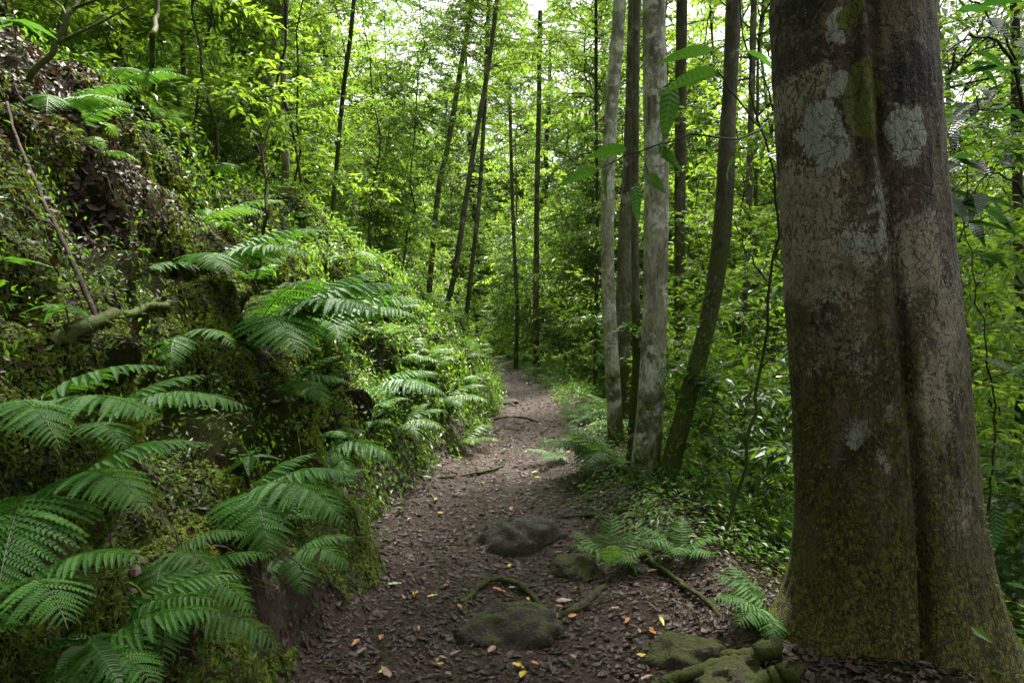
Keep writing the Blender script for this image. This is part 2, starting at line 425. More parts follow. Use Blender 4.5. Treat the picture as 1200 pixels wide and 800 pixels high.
def leafy_branch(wood, leaf, P0, az, el, L, rng, leaf_size, tw_step=.11, per=7, tmpl=L4, droop=.5, r0=.008, twig_len=.38, sub=True, up=.45):
    n = 7; P = [np.array(P0, float)]; e = el; a = az
    for i in range(n - 1):
        e -= droop / n; a += rng.normal(0, .16); e += rng.normal(0, .08)
        P.append(P[-1] + L / (n - 1) * np.array([math.sin(a) * math.cos(e), math.cos(a) * math.cos(e), math.sin(e)]))
    P = np.array(P); tube(wood, P, np.linspace(r0, r0 * .25, n), 4, .5, 1, False)
    if sub:
        for k in range(max(1, int(L / (twig_len * 2.2)))):
            i = rng.integers(2, n - 1); leafy_branch(wood, leaf, P[i], a + rng.choice([-1, 1]) * rng.uniform(.5, 1.2), e + rng.uniform(0, .8), L * rng.uniform(.35, .6), rng, leaf_size, tw_step, per, tmpl, droop, r0 * .5, twig_len, False, up)
    m = max(3, int(L * .8 / tw_step)); side = 1
    bases = []; dirs = []; lens = []
    for k in range(m):
        t = .2 + .8 * (k + rng.random() * .6) / m; t = min(t, .999); x = t * (n - 1); i = int(x); f = x - i
        b = P[i] * (1 - f) + P[i + 1] * f; T = unit(P[i + 1] - P[i]); S = unit(np.cross(T, [0, 0, 1])) * side; side = -side
        ang = rng.uniform(.4, 1.3); dd = T * math.cos(ang) + S * math.sin(ang) + np.array([0, 0, rng.normal(.05, .45)])
        bases.append(b); dirs.append(unit(dd)); lens.append(twig_len * (1.15 - .6 * t) * rng.uniform(.45, 1.35))
    bases.append(P[-2]); dirs.append(unit(P[-1] - P[-2])); lens.append(twig_len * .6)
    B = np.array(bases); D = np.array(dirs); Ls = np.array(lens); q = len(B)
    tw = np.stack([B, B + D * Ls[:, None] * .5 - [0, 0, .01], B + D * Ls[:, None] - np.array([0, 0, 1]) * (Ls * .12)[:, None]], 1)
    rr = np.array([.3, .2, .1]) * r0
    A = unit(np.cross(D, [0, 0, 1])); Bn = np.cross(D, A)
    th = np.array([0, 2.094, 4.189]); ring = np.cos(th)[None, :, None] * A[:, None] + np.sin(th)[None, :, None] * Bn[:, None]
    V = (tw[:, :, None] + rr[None, :, None, None] * ring[:, None]).reshape(-1, 3); off = (np.arange(q) * 9)[:, None, None]
    Fq = np.array([[s * 3 + j, s * 3 + (j + 1) % 3, s * 3 + 3 + (j + 1) % 3, s * 3 + 3 + j] for s in (0, 1) for j in range(3)])
    wood.add(V, [(Fq[None] + off).reshape(-1, 4)], .5, 1)
    t = (np.arange(per)[None] + rng.random((q, per))) / per
    base = B[:, None] + D[:, None] * (Ls[:, None] * t)[..., None]; base[..., 2] -= .12 * Ls[:, None] * t ** 2
    S = unit(np.cross(D, [0, 0, 1])); sg = np.where(np.arange(per) % 2 == 0, 1.0, -1.0)[None, :, None]
    ld = D[:, None] * .6 + S[:, None] * sg * rng.uniform(.3, 1.2, (q, per, 1)) + rng.normal(0, .35, (q, per, 3)); ld[..., 2] -= .22
    nn = rng.normal(0, up, (q, per, 3)); nn[..., 2] += 1
    sz = leaf_size * rng.uniform(.55, 1.3, (q, per)); cl = rng.random((q, 1)) * .4 + rng.random((q, per)) * .4 + rng.random() * .2
    leaves(leaf, base.reshape(-1, 3), ld.reshape(-1, 3), nn.reshape(-1, 3), sz.ravel(), cl.ravel(), tmpl, 0)

def sapling_meshes(seed, height, r0, nb, blen, lsize, start=.25, leafm='leaf', bark='bark_dark', per=7, lean=.06, twig=.34, name='sapling', wobble=.07, tw_step=.10):
    rng = np.random.default_rng(seed); n = 14; z = np.linspace(0, height, n)
    wob = np.cumsum(rng.normal(0, wobble, (n, 2)), 0); wob -= wob[0]
    la = rng.random() * 6.28
    P = np.stack([wob[:, 0] + lean * z * math.cos(la), wob[:, 1] + lean * z * math.sin(la), z - .15], -1)
    tr = MB(); make_trunk(tr, P, r0 * .75, r0 * .2, 8, 1.5, 0, seed)
    cr = MB()
    for k in range(nb):
        t = start + (1 - start) * (rng.random() ** .85); x = min(t * (n - 1), n - 1.001); i = int(x); b = P[i] * (1 - x + i) + P[i + 1] * (x - i)
        leafy_branch(cr, cr, b, rng.uniform(0, 6.28), rng.uniform(-.1, .95), blen * (1.1 - .45 * t) * rng.uniform(.4, 1.35), rng, lsize, tw_step, per, r0=max(.006, r0 * .3), twig_len=twig, droop=rng.uniform(.2, .9))
    print(name, tr.tris() + cr.tris())
    return tr.mesh(name + '_trunk', M[bark], True), cr.mesh(name + '_crown', [M[leafm], M['bark_twig']])

def place(name, meshes, loc, rz, s, label, cat, group=None, parts=('trunk', 'crown'), tilt=(0, 0), zs=1.0):
    o = empty(name, loc, rz); o.scale = (s, s, s * zs); o.rotation_euler = (tilt[0], tilt[1], rz)
    for p, m in zip(parts, meshes): link(p, m, o)
    adj = VARIETY.get(meshes[1].name)
    if adj and group:
        label = label.replace('leafy ', '').replace('bushy green ', '').replace('tall ', '', 1) if cat != 'tree' else label.replace('tall ', '', 1)
        group = group.replace('tall ', '', 1); label = adj + ' ' + label; group = adj + ' ' + group
    tag(o, label, cat, group); return o
VARIETY = {}

rng = np.random.default_rng(7)
SAP = [sapling_meshes(100 + i, h, r, nb, bl, ls, st, lm, bk, pr) for i, (h, r, nb, bl, ls, st, lm, bk, pr) in enumerate([
    (6.5, .030, 44, 1.25, .095, .08, 'leaf', 'bark_dark', 7), (8.5, .045, 50, 1.5, .105, .15, 'leaf_fresh', 'bark_grey', 7),
    (7.5, .035, 48, 1.3, .080, .10, 'leaf_mid', 'bark_dark', 8), (9.5, .060, 52, 1.7, .115, .20, 'leaf_fresh', 'bark_grey', 7),
    (5.5, .025, 40, 1.1, .115, .05, 'leaf_fresh', 'bark_dark', 6), (10.5, .070, 54, 1.8, .100, .28, 'leaf_mid', 'bark_pale', 7)])]
SHR = [sapling_meshes(200 + i, h, .014, nb, bl, ls, .02, lm, 'bark_dark', pr, .12, .26, 'shrub', .05, .09) for i, (h, nb, bl, ls, lm, pr) in enumerate([
    (1.7, 26, .85, .075, 'leaf', 7), (2.3, 28, .95, .09, 'leaf_fresh', 6), (1.2, 22, .7, .06, 'leaf', 8), (2.8, 32, 1.0, .10, 'leaf_mid', 6), (1.5, 24, .8, .12, 'leaf_dark', 5)])]
# tall canopy trees: bare trunk below, wide crown of larger leaf sprays above
def canopy_meshes(seed, height, r0, leafm, bark, lsize=.20, nb=60, blen=3.6, start=.32):
    rng = np.random.default_rng(seed); n = 18; z = np.linspace(0, height, n)
    wob = np.cumsum(rng.normal(0, .16, (n, 2)), 0); wob -= wob[0]
    P = np.stack([wob[:, 0], wob[:, 1], z - .4], -1)
    tr = MB(); make_trunk(tr, P, r0, r0 * .3, 14, 1.7, 0, seed)
    cr = MB()
    for k in range(nb):
        t = start + (1 - start) * rng.random() ** .8; x = min(t * (n - 1), n - 1.001); i = int(x); b = P[i] * (1 - x + i) + P[i + 1] * (x - i)
        leafy_branch(cr, cr, b, rng.uniform(0, 6.28), rng.uniform(-.1, 1.0), blen * rng.uniform(.4, 1.25), rng, lsize, .26, 13, L2, rng.uniform(.1, .8), .032, 1.0, up=.6)
    print('canopy', cr.tris())
    return tr.mesh('tree_trunk', M[bark], True), cr.mesh('tree_crown', [M[leafm], M['bark_twig']])
CAN = [canopy_meshes(300, 19, .20, 'leaf', 'bark_grey'), canopy_meshes(301, 23, .26, 'leaf_fresh', 'bark_pale', .22, 66, 4.2), canopy_meshes(302, 16, .16, 'leaf_fresh', 'bark_dark', .18, 54, 3.2, .22), canopy_meshes(303, 25, .30, 'leaf_mid', 'bark_dark', .22, 70, 4.6, .35)]

for fam, adjs in ((SAP, ('dark-stemmed mid-green', 'grey-stemmed bright', 'small-leaved dark green', 'tall bright large-leaved', 'low bright broad-leaved', 'tall pale-stemmed dark-leaved')),
                  (SHR, ('mid-green', 'bright green', 'small-leaved green', 'tall dark green', 'dark large-leaved')),
                  (CAN, ('tall grey-trunked green', 'tall pale-trunked bright', 'tall low-branched bright', 'tall dark-crowned'))):
    for f_, a_ in zip(fam, adjs): VARIETY[f_[1].name] = a_
# ---- trunks one can tell apart
def own_tree(name, pts_px, dist, wpx, label, bark, base_ground=True, crown=None, top=9.0, flare=1.5, cat='tree', sides=18, n=44, lumps=.1, seed=1, group=None, crown_h=0.7, cs=.35, climb=0):
    """pts_px: image-guided centre line from base to top of frame at one depth; carried on upward beyond the frame"""
    P = [spot(px, py, dist + dd) for px, py, dd in pts_px]
    g = ground(P[0][0], P[0][1]); P[0][2] = g
    P.insert(0, np.array([P[0][0], P[0][1], g - .35]))
    dr = unit(P[-1] - P[-2]); dr = unit(dr + np.array([0, 0, .5])); k = (top - P[-1][2]) / dr[2]
    P += [P[-1] + dr * k * .5, P[-1] + dr * k]
    base = P[1].copy(); base[2] = g
    L = smooth_line(P, n) - base
    r0 = wpx / 800 * dist / 2
    o = empty(name, tuple(base)); tag(o, label, cat, group)
    mb = MB(); make_trunk(mb, L, r0, r0 * .72, sides, flare, 0, seed, lumps); mb.build('trunk', M[bark], o, True)
    if crown is not None:
        ci = min(int(np.searchsorted(L[:, 2], 6.2 - g)), n - 3)
        link('crown', crown, o, loc=tuple(L[ci] - np.array([0, 0, 6.0 * cs])), scale=cs)
    if climb:
        r = np.random.default_rng(seed + 50); zc = r.random(climb) ** 1.6 * 1.7; k = np.clip(np.searchsorted(L[:, 2], zc), 1, n - 1); a = r.uniform(0, 6.283, climb) 
        okk = vnoise(a * 1.2, zc * 2.2, 0 * a, seed) > -.15; zc, k, a = zc[okk], k[okk], a[okk]; q = len(zc)
        od = np.stack([np.cos(a), np.sin(a), 0 * a], -1); rr = r0 * (1 + (flare - 1) * np.exp(-zc / (r0 * 3))) * 1.02
        f = ((zc - L[k - 1, 2]) / np.maximum(L[k, 2] - L[k - 1, 2], 1e-4))[:, None]; ctr = L[k - 1] * (1 - f) + L[k] * f
        mb = MB(); leaves(mb, ctr + od * rr[:, None], od * .5 + r.normal(0, .5, (q, 3)) - [0, 0, .3], od + [0, 0, .5] + r.normal(0, .3, (q, 3)), r.uniform(.02, .075, q), r.random(q), L4)
        tag(mb.build('climber', M['leaf'], o), kind='stuff')
    return o
C0, C1, C2, C3 = (c[1] for c in CAN)
own_tree('tree', [(757, 590, 0), (758, 540, 0), (764, 450, 0), (768, 350, 0), (769, 200, 0), (766, 0, 0)], 5.7, 33,
         'pale lichen-mottled trunk, thickest of the clump beside the path', 'bark_pale', crown=C0, top=13, seed=3, flare=1.9, climb=420)
own_tree('tree', [(738, 575, 0), (741, 500, 0), (746, 420, 0), (745, 360, 0), (744, 250, .2), (746, 0, .4)], 5.95, 11,
         'dark mossy stem pressed against the left side of the thick pale trunk', 'bark_moss', crown=C2, top=10, seed=4, flare=1.7, cs=.22, climb=260)
own_tree('tree', [(722, 500, 0), (716, 400, 0), (712, 300, 0), (715, 150, 0), (726, 0, 0)], 7.6, 18,
         'slim pale curved trunk, leftmost of the clump beside the path', 'bark_pale', crown=C1, top=12, seed=5, flare=1.3, cs=.3)
own_tree('tree', [(735, 500, 0), (730, 400, 0), (732, 300, 0), (738, 180, 0), (744, 0, 0)], 8.6, 19,
         'shaded grey-brown trunk standing just behind the slim pale curved one', 'bark_grey', crown=C2, top=12, seed=6, flare=1.3, cs=.3)
own_tree('tree', [(781, 592, 0), (790, 530, 0), (806, 470, 0), (829, 380, 0), (846, 270, 0), (853, 150, 0), (860, 0, 0)], 5.5, 23,
         'dark mossy trunk curving up to the right, rightmost of the clump', 'bark_moss', crown=C3, top=11, seed=7, flare=1.6, lumps=.16, cs=.28, climb=900)
own_tree('tree', [(800, 520, 0), (797, 400, 0), (797, 200, 0), (799, 0, 0)], 8.8, 15,
         'thin dark upright trunk seen behind the gap between pale and curved trunks', 'bark_moss', crown=C0, top=12, seed=8, cs=.3)
own_tree('tree', [(628, 440, 0), (628, 350, 0), (629, 250, 0), (631, 150, 0)], 17, 7,
         'straight thin grey trunk standing where the path fades, centre of the view', 'bark_grey', crown=C1, top=9, seed=9, cs=.3)
own_tree('tree', [(520, 400, 0), (533, 320, 0), (545, 240, 0), (556, 170, 0), (575, 60, 0)], 13, 7,
         'dark leafy trunk leaning right above the bend of the path', 'bark_grey', crown=C2, top=11, seed=10, cs=.32)
own_tree('tree', [(545, 400, 0), (552, 320, 0), (561, 240, 0), (568, 120, 0)], 15, 6,
         'dark trunk beside the leaning one, its right neighbour above the bend', 'bark_grey', crown=C0, top=10, seed=11, cs=.32)
own_tree('tree', [(500, 330, 0), (513, 230, 0), (525, 170, 0), (540, 80, 0), (553, 0, 0)], 16, 7,
         'pale slanting trunk against the bright gap in the leaves', 'bark_grey', crown=C1, top=13, seed=12, cs=.3)
own_tree('tree', [(300, 190, 0), (308, 110, 0), (316, 40, 0), (324, 0, 0)], 10, 20,
         'grey trunk rising out of the thicket on top of the bank', 'bark_grey', crown=C3, top=13, seed=13, cs=.3)
own_tree('tree', [(388, 270, 0), (394, 200, 0), (402, 110, 0), (413, 20, 0)], 9, 6,
         'thin dark stem leaning right on the crest of the bank', 'bark_dark', crown=C0, top=10, seed=14, cs=.25)
own_tree('tree', [(876, 470, 0), (874, 380, 0), (876, 300, 0), (880, 150, 0)], 9.5, 9,
         'thin brown pole of a tree between the curved trunk and the huge trunk', 'bark_grey', crown=C0, top=10, seed=15, cs=.28)
own_tree('tree', [(604, 430, 0), (606, 360, 0), (603, 300, 0), (600, 220, 0)], 19, 5,
         'slender stem left of the straight thin trunk at the end of the path', 'bark_grey', crown=C2, top=9, seed=16, cs=.3)
own_tree('tree', [(697, 440, 0), (699, 350, 0), (700, 260, 0), (699, 150, 0)], 13, 5,
         'dark thin stem just left of the slim pale curved trunk', 'bark_dark', crown=C0, top=9, seed=17, cs=.28)
own_tree('tree', [(1198, 560, 0), (1196, 400, 0), (1193, 250, 0), (1190, 60, 0)], 7.5, 12,
         'thin dark trunk at the far right beyond the huge trunk', 'bark_dark', crown=C3, top=9, seed=18, cs=.3)

# ---- random forest
placed = []
def free(x, y, dmin):
    return all((x - a) ** 2 + (y - b) ** 2 > dmin * dmin for a, b in placed)
def side_of(x, y):
    return 'left' if x < cx(y) else 'right'
SAPL = {'left': ('leafy sapling in the thicket on the slope above the bank', 'saplings on the slope above the bank'),
        'right': ('leafy sapling in the thicket on the slope below the path', 'saplings on the slope below the path'),
        'mid': ('leafy sapling closing the view beyond the bend of the path', 'saplings beyond the bend of the path')}
SHRL = {'left': ('bushy green shrub growing on top of the bank', 'shrubs on top of the bank'),
        'right': ('bushy green shrub on the falling ground below the path', 'shrubs on the falling ground below the path')}
CANL = {'left': ('tall tree rising far up the hillside above the bank', 'tall trees up the hillside'),
        'right': ('tall tree standing far down the slope below the path', 'tall trees down the slope'),
        'mid': ('tall tree standing far behind the bend of the path', 'tall trees behind the bend')}
rng = np.random.default_rng(21)
def inview(x, y, m=1.15): return y > 1 and abs(x) < .75 * y * m + 1.5
def gap(x, y):
    """the opening in the forest where sky shows"""
    a = x / max(y, .1); return -.105 < a < -.065 and 14 < y < 45
for x, y, k, s in [(-2.7, 6.3, 4, .8), (-3.4, 7.4, 0, .8), (-2.5, 8.0, 2, .7), (-2.9, 9.4, 4, .9), (-2.2, 10.6, 0, .8), (-3.8, 5.8, 4, .8), (-1.9, 12.0, 2, .7), (-2.3, 13.6, 1, .7), (-4.3, 8.6, 3, .8),
                   (2.5, 8.4, 4, .8), (3.1, 7.2, 0, .75), (2.0, 10.8, 2, .7), (3.9, 6.0, 4, .9), (2.9, 5.4, 2, .55), (7.2, 9.2, 1, .9), (8.6, 11.2, 0, 1.1), (6.0, 8.0, 4, 1.1)]:
    placed.append((x, y)); lab = side_of(x, y)
    place('sapling', SAP[k], (x, y, ground(x, y)), x * 7.7 + y, s, SAPL[lab][0], 'sapling', SAPL[lab][1])
for x, y, k, s in [(9.5, 12.5, 2, .8), (12.5, 14.5, 0, .8), (11.5, 18, 1, .8), (15, 19, 3, .8)]:
    placed.append((x, y)); place('tree', CAN[k], (x, y, ground(x, y)), x, s, CANL['right'][0], 'tree', CANL['right'][1])
n_s = 0; tries = 0
while n_s < 195 and tries < 6000:
    tries += 1
    y = rng.uniform(5.2, 34); x = rng.uniform(-.85 * y - 1, .85 * y + 1)
    c = float(cx(y)); off = x - c
    if -2.3 < off < 1.5 + (.7 if y < 12 else 0): continue
    if y < 8.5 and off < 0 and off > -2.9: continue
    if y < 9 and off > 0 and abs(x / y) < .42: continue
    if gap(x, y) and rng.random() < .8: continue
    if not free(x, y, .8): continue
    placed.append((x, y)); k = rng.integers(len(SAP)); lab = 'mid' if y > 19 and abs(x) < 6 else side_of(x, y)
    place('sapling', SAP[k], (x, y, ground(x, y)), rng.uniform(0, 6.28), rng.uniform(.75, 1.2), SAPL[lab][0], 'sapling', SAPL[lab][1], tilt=tuple(rng.normal(0, .05, 2)))
    n_s += 1
n_s = 0; tries = 0
while n_s < 165 and tries < 9000:
    tries += 1
    y = rng.uniform(2.6, 24) if rng.random() < .75 else rng.uniform(2.4, 9); x = rng.uniform(-.85 * y - 1, .85 * y + 1.5)
    c = float(cx(y)); off = x - c; h = float(hw(y))
    bw_ = np.interp(y, BK, BH) / 1.4
    if off < 0 and off > -h - bw_ * 1.35 - .5: continue
    if 0 <= off < h + 1.0: continue
    if y < 5.2 and x > 0 and x / y < .62: continue
    if y < 4 and x > 0 and x < 2.8: continue
    if not free(x, y, .5): continue
    placed.append((x, y)); k = rng.integers(len(SHR)); lab = side_of(x, y)
    place('shrub', SHR[k], (x, y, ground(x, y) - .05), rng.uniform(0, 6.28), rng.uniform(.6, 1.15), SHRL[lab][0], 'shrub', SHRL[lab][1], parts=('stem', 'crown'))
    n_s += 1
n_s = 0; tries = 0
while n_s < 95 and tries < 9000:
    tries += 1
    y = rng.uniform(10.5, 27); x = rng.uniform(-.45 * y, .55 * y); off = x - float(cx(y))
    if -2.0 < off < 1.3 or not free(x, y, .5): continue
    placed.append((x, y)); k = rng.integers(4); lab = side_of(x, y)
    place('shrub', SHR[k], (x, y, ground(x, y) - .05), rng.uniform(0, 6.28), rng.uniform(1.1, 1.8), SHRL[lab][0], 'shrub', SHRL[lab][1], parts=('stem', 'crown')); n_s += 1
n_s = 0; tries = 0
while n_s < 190 and tries < 9000:
    tries += 1
    y = 12 + 65 * rng.random(); x = rng.uniform(-.95 * y - 3, .95 * y + 3); c = float(cx(y)); off = x - c
    if (y < 24 and abs(x) < 10 + .2 * y) or (y < 42 and -.30 < x / y < .22): continue
    if abs(off) < 3.2 or (gap(x, y) and y < 70 and rng.random() < .8): continue
    if not free(x, y, 1.6): continue
    placed.append((x, y)); k = rng.integers(4); lab = 'mid' if y > 22 and abs(x) < 10 else side_of(x, y)
    place('tree', CAN[k], (x, y, ground(x, y)), rng.uniform(0, 6.28), rng.uniform(.7, 1.1), CANL[lab][0], 'tree', CANL[lab][1], tilt=tuple(rng.normal(0, .03, 2)))
    n_s += 1
n_s = 0; tries = 0
while n_s < 60 and tries < 9000:
    tries += 1
    y = rng.uniform(27, 66); x = y * rng.uniform(-.34, .24)
    if not free(x, y, 1.1) or (gap(x, y) and rng.random() < .35): continue
    if abs(x - float(cx(y))) < 1.2: continue
    placed.append((x, y)); near_ = y < 44
    if near_: place('sapling', SAP[rng.integers(len(SAP))], (x, y, ground(x, y)), rng.uniform(0, 6.28), rng.uniform(1.1, 1.6), SAPL['mid'][0], 'sapling', SAPL['mid'][1], tilt=tuple(rng.normal(0, .05, 2)))
    else: place('tree', CAN[rng.integers(4)], (x, y, ground(x, y)), rng.uniform(0, 6.28), rng.uniform(.6, 1.0), CANL['mid'][0], 'tree', CANL['mid'][1])
    n_s += 1
for k in range(9):
    y = rng.uniform(17, 25); x = y * (.12 + .22 * (k + rng.random()) / 9)
    placed.append((x, y)); place('sapling', SAP[(5, 3, 1)[k % 3]], (x, y, ground(x, y)), rng.uniform(0, 6.28), rng.uniform(1.4, 1.8), SAPL['right'][0], 'sapling', SAPL['right'][1], tilt=tuple(rng.normal(0, .05, 2)))
for k in range(17):
    y = rng.uniform(44, 64); x = y * (-.02 + .30 * (k + rng.random()) / 17) 
    if not free(x, y, .7): x += .8
    placed.append((x, y)); place('tree', CAN[k % 4], (x, y, ground(x, y)), rng.uniform(0, 6.28), rng.uniform(.8, 1.1), CANL['mid'][0], 'tree', CANL['mid'][1])
# unseen wood around and behind the camera, crowns added overhead to darken the foreground
for x, y, k, s in [(-6, 1, 0, .8), (-4.2, -2.6, 3, .8), (3.0, -4.5, 0, .75), (-9, 7, 2, .9), (1.5, -10, 3, .9), (-10, -6, 1, .9), (9, -7, 0, .9), (-4, -15, 1, 1)]:
    place('tree', CAN[k], (x, y, ground(x, y)), x * 3.1, s, 'tall unseen tree, its crown added to shade the foreground', 'tree', 'tall unseen trees added for shade')

# ------------------------------------------------------------------ the huge trunk on the right
def giant_trunk():
    D = 3.0
    rows = [(-60, 912, 1090), (0, 906, 1095), (100, 911, 1102), (200, 916, 1110), (300, 921, 1121), (400, 926, 1131), (500, 933, 1141), (600, 938, 1151),
            (660, 936, 1158), (700, 930, 1164), (740, 918, 1171), (770, 905, 1178), (800, 884, 1187), (840, 850, 1200), (900, 800, 1225)]
    zz, cc, rr = [], [], []
    for py, l, r_ in rows:
        a, b = spot(l, py, D), spot(r_, py, D); zz.append((a[2] + b[2]) / 2); cc.append((a[0] + b[0]) / 2); rr.append((b[0] - a[0]) / 2 * .95)
    zz, cc, rr = map(np.array, (zz, cc, rr)); o = np.argsort(zz); zz, cc, rr = zz[o], cc[o], rr[o]
    z = np.concatenate([np.linspace(-.75, 3.1, 300), np.linspace(3.2, 14, 40)]); th = np.linspace(0, 2 * math.pi, 260, endpoint=False)
    C = np.interp(z, zz, cc); Rr = np.interp(z, zz, rr)
    top = z > 3.0; sl = (np.interp(2.9, zz, cc) - np.interp(2.0, zz, cc)) / .9
    C[top] = np.interp(3.0, zz, cc) + sl * (z[top] - 3.0); Rr[top] = np.interp(3.0, zz, rr) * (1 - .03 * (z[top] - 3))
    Z, TH = np.meshgrid(z, th, indexing='ij')
    c, s = np.cos(TH), np.sin(TH)           # th = -90 degrees faces the camera
    def dang(a): return (TH - a + math.pi) % (2 * math.pi) - math.pi
    g1 = R(-97) + .05 * np.sin(Z * 1.7)     # the long seam between the two fused stems
    lowz = sstep(1.9, 0.2, Z)
    gro = -.20 * (.5 + .5 * lowz) * np.exp(-(dang(g1) / .06) ** 2) - .07 * np.exp(-(dang(g1) / .30) ** 2)
    gro += -.05 * sstep(1.2, 2.6, Z) * np.exp(-(dang(R(-113)) / .07) ** 2) + .05 * sstep(1.0, 2.4, Z) * np.exp(-(dang(R(-105)) / .07) ** 2)
    gro += -.06 * np.exp(-(dang(R(60)) / .2) ** 2) - .05 * np.exp(-(dang(R(150)) / .2) ** 2)
    flare = .62 * np.exp(-(Z + .2) / .26) * (np.exp(-(dang(R(178)) / .45) ** 2) + .5 * np.exp(-(dang(R(-140)) / .22) ** 2) + .6 * np.exp(-(dang(R(-30)) / .3) ** 2) + .7 * np.exp(-(dang(R(80)) / .4) ** 2) + .35 * np.exp(-(dang(R(-100)) / .25) ** 2))
    ln = .030 * fbm(c * 1.2, s * 1.2, Z * .9, 1.3, 3, 61) + .012 * fbm(c, s, Z * .45, 7.0, 4, 67) + .009 * fbm(c, s, Z * .6, 16.0, 4, 69) - .014 * np.abs(fbm(c, s, Z * .22, 11.0, 3, 83))
    rad = Rr[:, None] * (1 + gro + ln) + np.maximum(flare, 0) * .5
    X = C[:, None] + rad * c; Y = D + .05 + rad * s * .92
    V = np.stack([X, Y, Z], -1); n, m = X.shape
    base = np.array([C[60], D, ground(C[60], D)])
    i = np.arange(n - 1)[:, None] * m; j = np.arange(m)[None]; j2 = (j + 1) % m
    F = np.stack([i + j, i + j2, i + m + j2, i + m + j], -1).reshape(-1, 4)
    root = empty('tree', tuple(base)); tag(root, 'huge lichen-blotched trunk with a deep vertical seam, nearest the camera', 'tree')
    mb = MB(); mb.add((V - base).reshape(-1, 3), [F], .5)
    me = mb.mesh('giant_trunk', giant_bark(), True)
    VV = V.reshape(-1, 3)
    wx = VV + .05 * np.stack([fbm(VV[:, 0], VV[:, 1], VV[:, 2], 6, 4, s_) for s_ in (71, 73, 79)], -1)
    def patch(px, py, wpx, hpx, soft=.35):
        p = CO + ray(px, py) * 2.70 / ray(px, py)[1]
        # front surface point of the trunk along this sight line
        k = np.argmin(np.where(VV[:, 1] < D + .1, np.linalg.norm(np.cross(VV - CO, ray(px, py)), axis=1), 9)); p = VV[k]
        sx, sz = wpx / 800 * 2.7 / 2, hpx / 800 * 2.7 / 2
        dd = np.sqrt(((wx[:, 0] - p[0]) / sx) ** 2 + ((wx[:, 2] - p[2]) / sz) ** 2) + np.where(VV[:, 1] > D + .15, 3, 0)
        return 1 - sstep(1 - soft, 1 + soft, dd)
    A = {}
    A['white'] = np.max([patch(961, 158, 42, 72), patch(1065, 160, 46, 66), patch(978, 108, 32, 30) * .8, patch(1040, 476, 17, 27, .2), patch(1000, 505, 30, 30, .6) * .8,
                         patch(986, 30, 20, 40) * .8, patch(1002, 290, 40, 60, .8) * .62, patch(1030, 250, 22, 120, .7) * .6, patch(975, 330, 40, 90, .9) * .5, patch(1030, 535, 25, 30, .7) * .6], 0)
    A['green'] = np.max([patch(1018, 118, 44, 98, .25), patch(1000, 20, 20, 50) * .7], 0)
    A['red'] = np.max([patch(1075, 215, 55, 40), patch(968, 52, 90, 50), patch(1068, 240, 40, 90, .7) * .7, patch(960, 400, 60, 80, .8) * .5], 0)
    A['pink'] = np.max([patch(960, 230, 70, 100, .6), patch(975, 310, 80, 110, .7), patch(1075, 300, 70, 110, .7), patch(1095, 480, 50, 170, .7), patch(1110, 400, 60, 160, .8), patch(985, 410, 70, 80, .9) * .7,
                        patch(1120, 600, 40, 80, .8) * .8, patch(940, 110, 50, 80, .8) * .7], 0)
    A['dark'] = np.max([patch(1080, 90, 110, 90, .7), patch(935, 15, 60, 50, .6), patch(1000, 560, 110, 130, .9) * .6], 0)
    for k_, v in A.items():
        a = me.attributes.new(k_, 'FLOAT', 'POINT'); a.data.foreach_set("value", v.astype(np.float32))
    link('trunk', me, root)
    r = np.random.default_rng(8); zi = r.integers(8, 170, 26000); ti = r.integers(0, m, 26000); p0 = V[zi, ti]
    od = np.stack([np.cos(th[ti]), np.sin(th[ti]), 0 * th[ti]], -1); kk = fbm(p0[:, 0], p0[:, 1], p0[:, 2] * .6, 5.5, 4, 91) + .9 * sstep(1.3, -.2, p0[:, 2]) > .55
    p0, od = p0[kk] + r.normal(0, .004, (kk.sum(), 3)), od[kk]; q = len(p0); print('trunk moss', q)
    mm_ = MB(); leaves(mm_, p0 - base - od * .003, od * .5 + r.normal(0, .45, (q, 3)) - [0, 0, .55], od + r.normal(0, .3, (q, 3)), r.uniform(.006, .019, q), np.clip(r.normal(.5, .22, q), 0, 1), L1, 0, 1.3)
    tag(mm_.build('moss', M['moss_trunk'], root), kind='stuff')
    link('crown', C3, root, loc=(C[-1] - base[0], 0, 6.5), scale=.55)
    return root

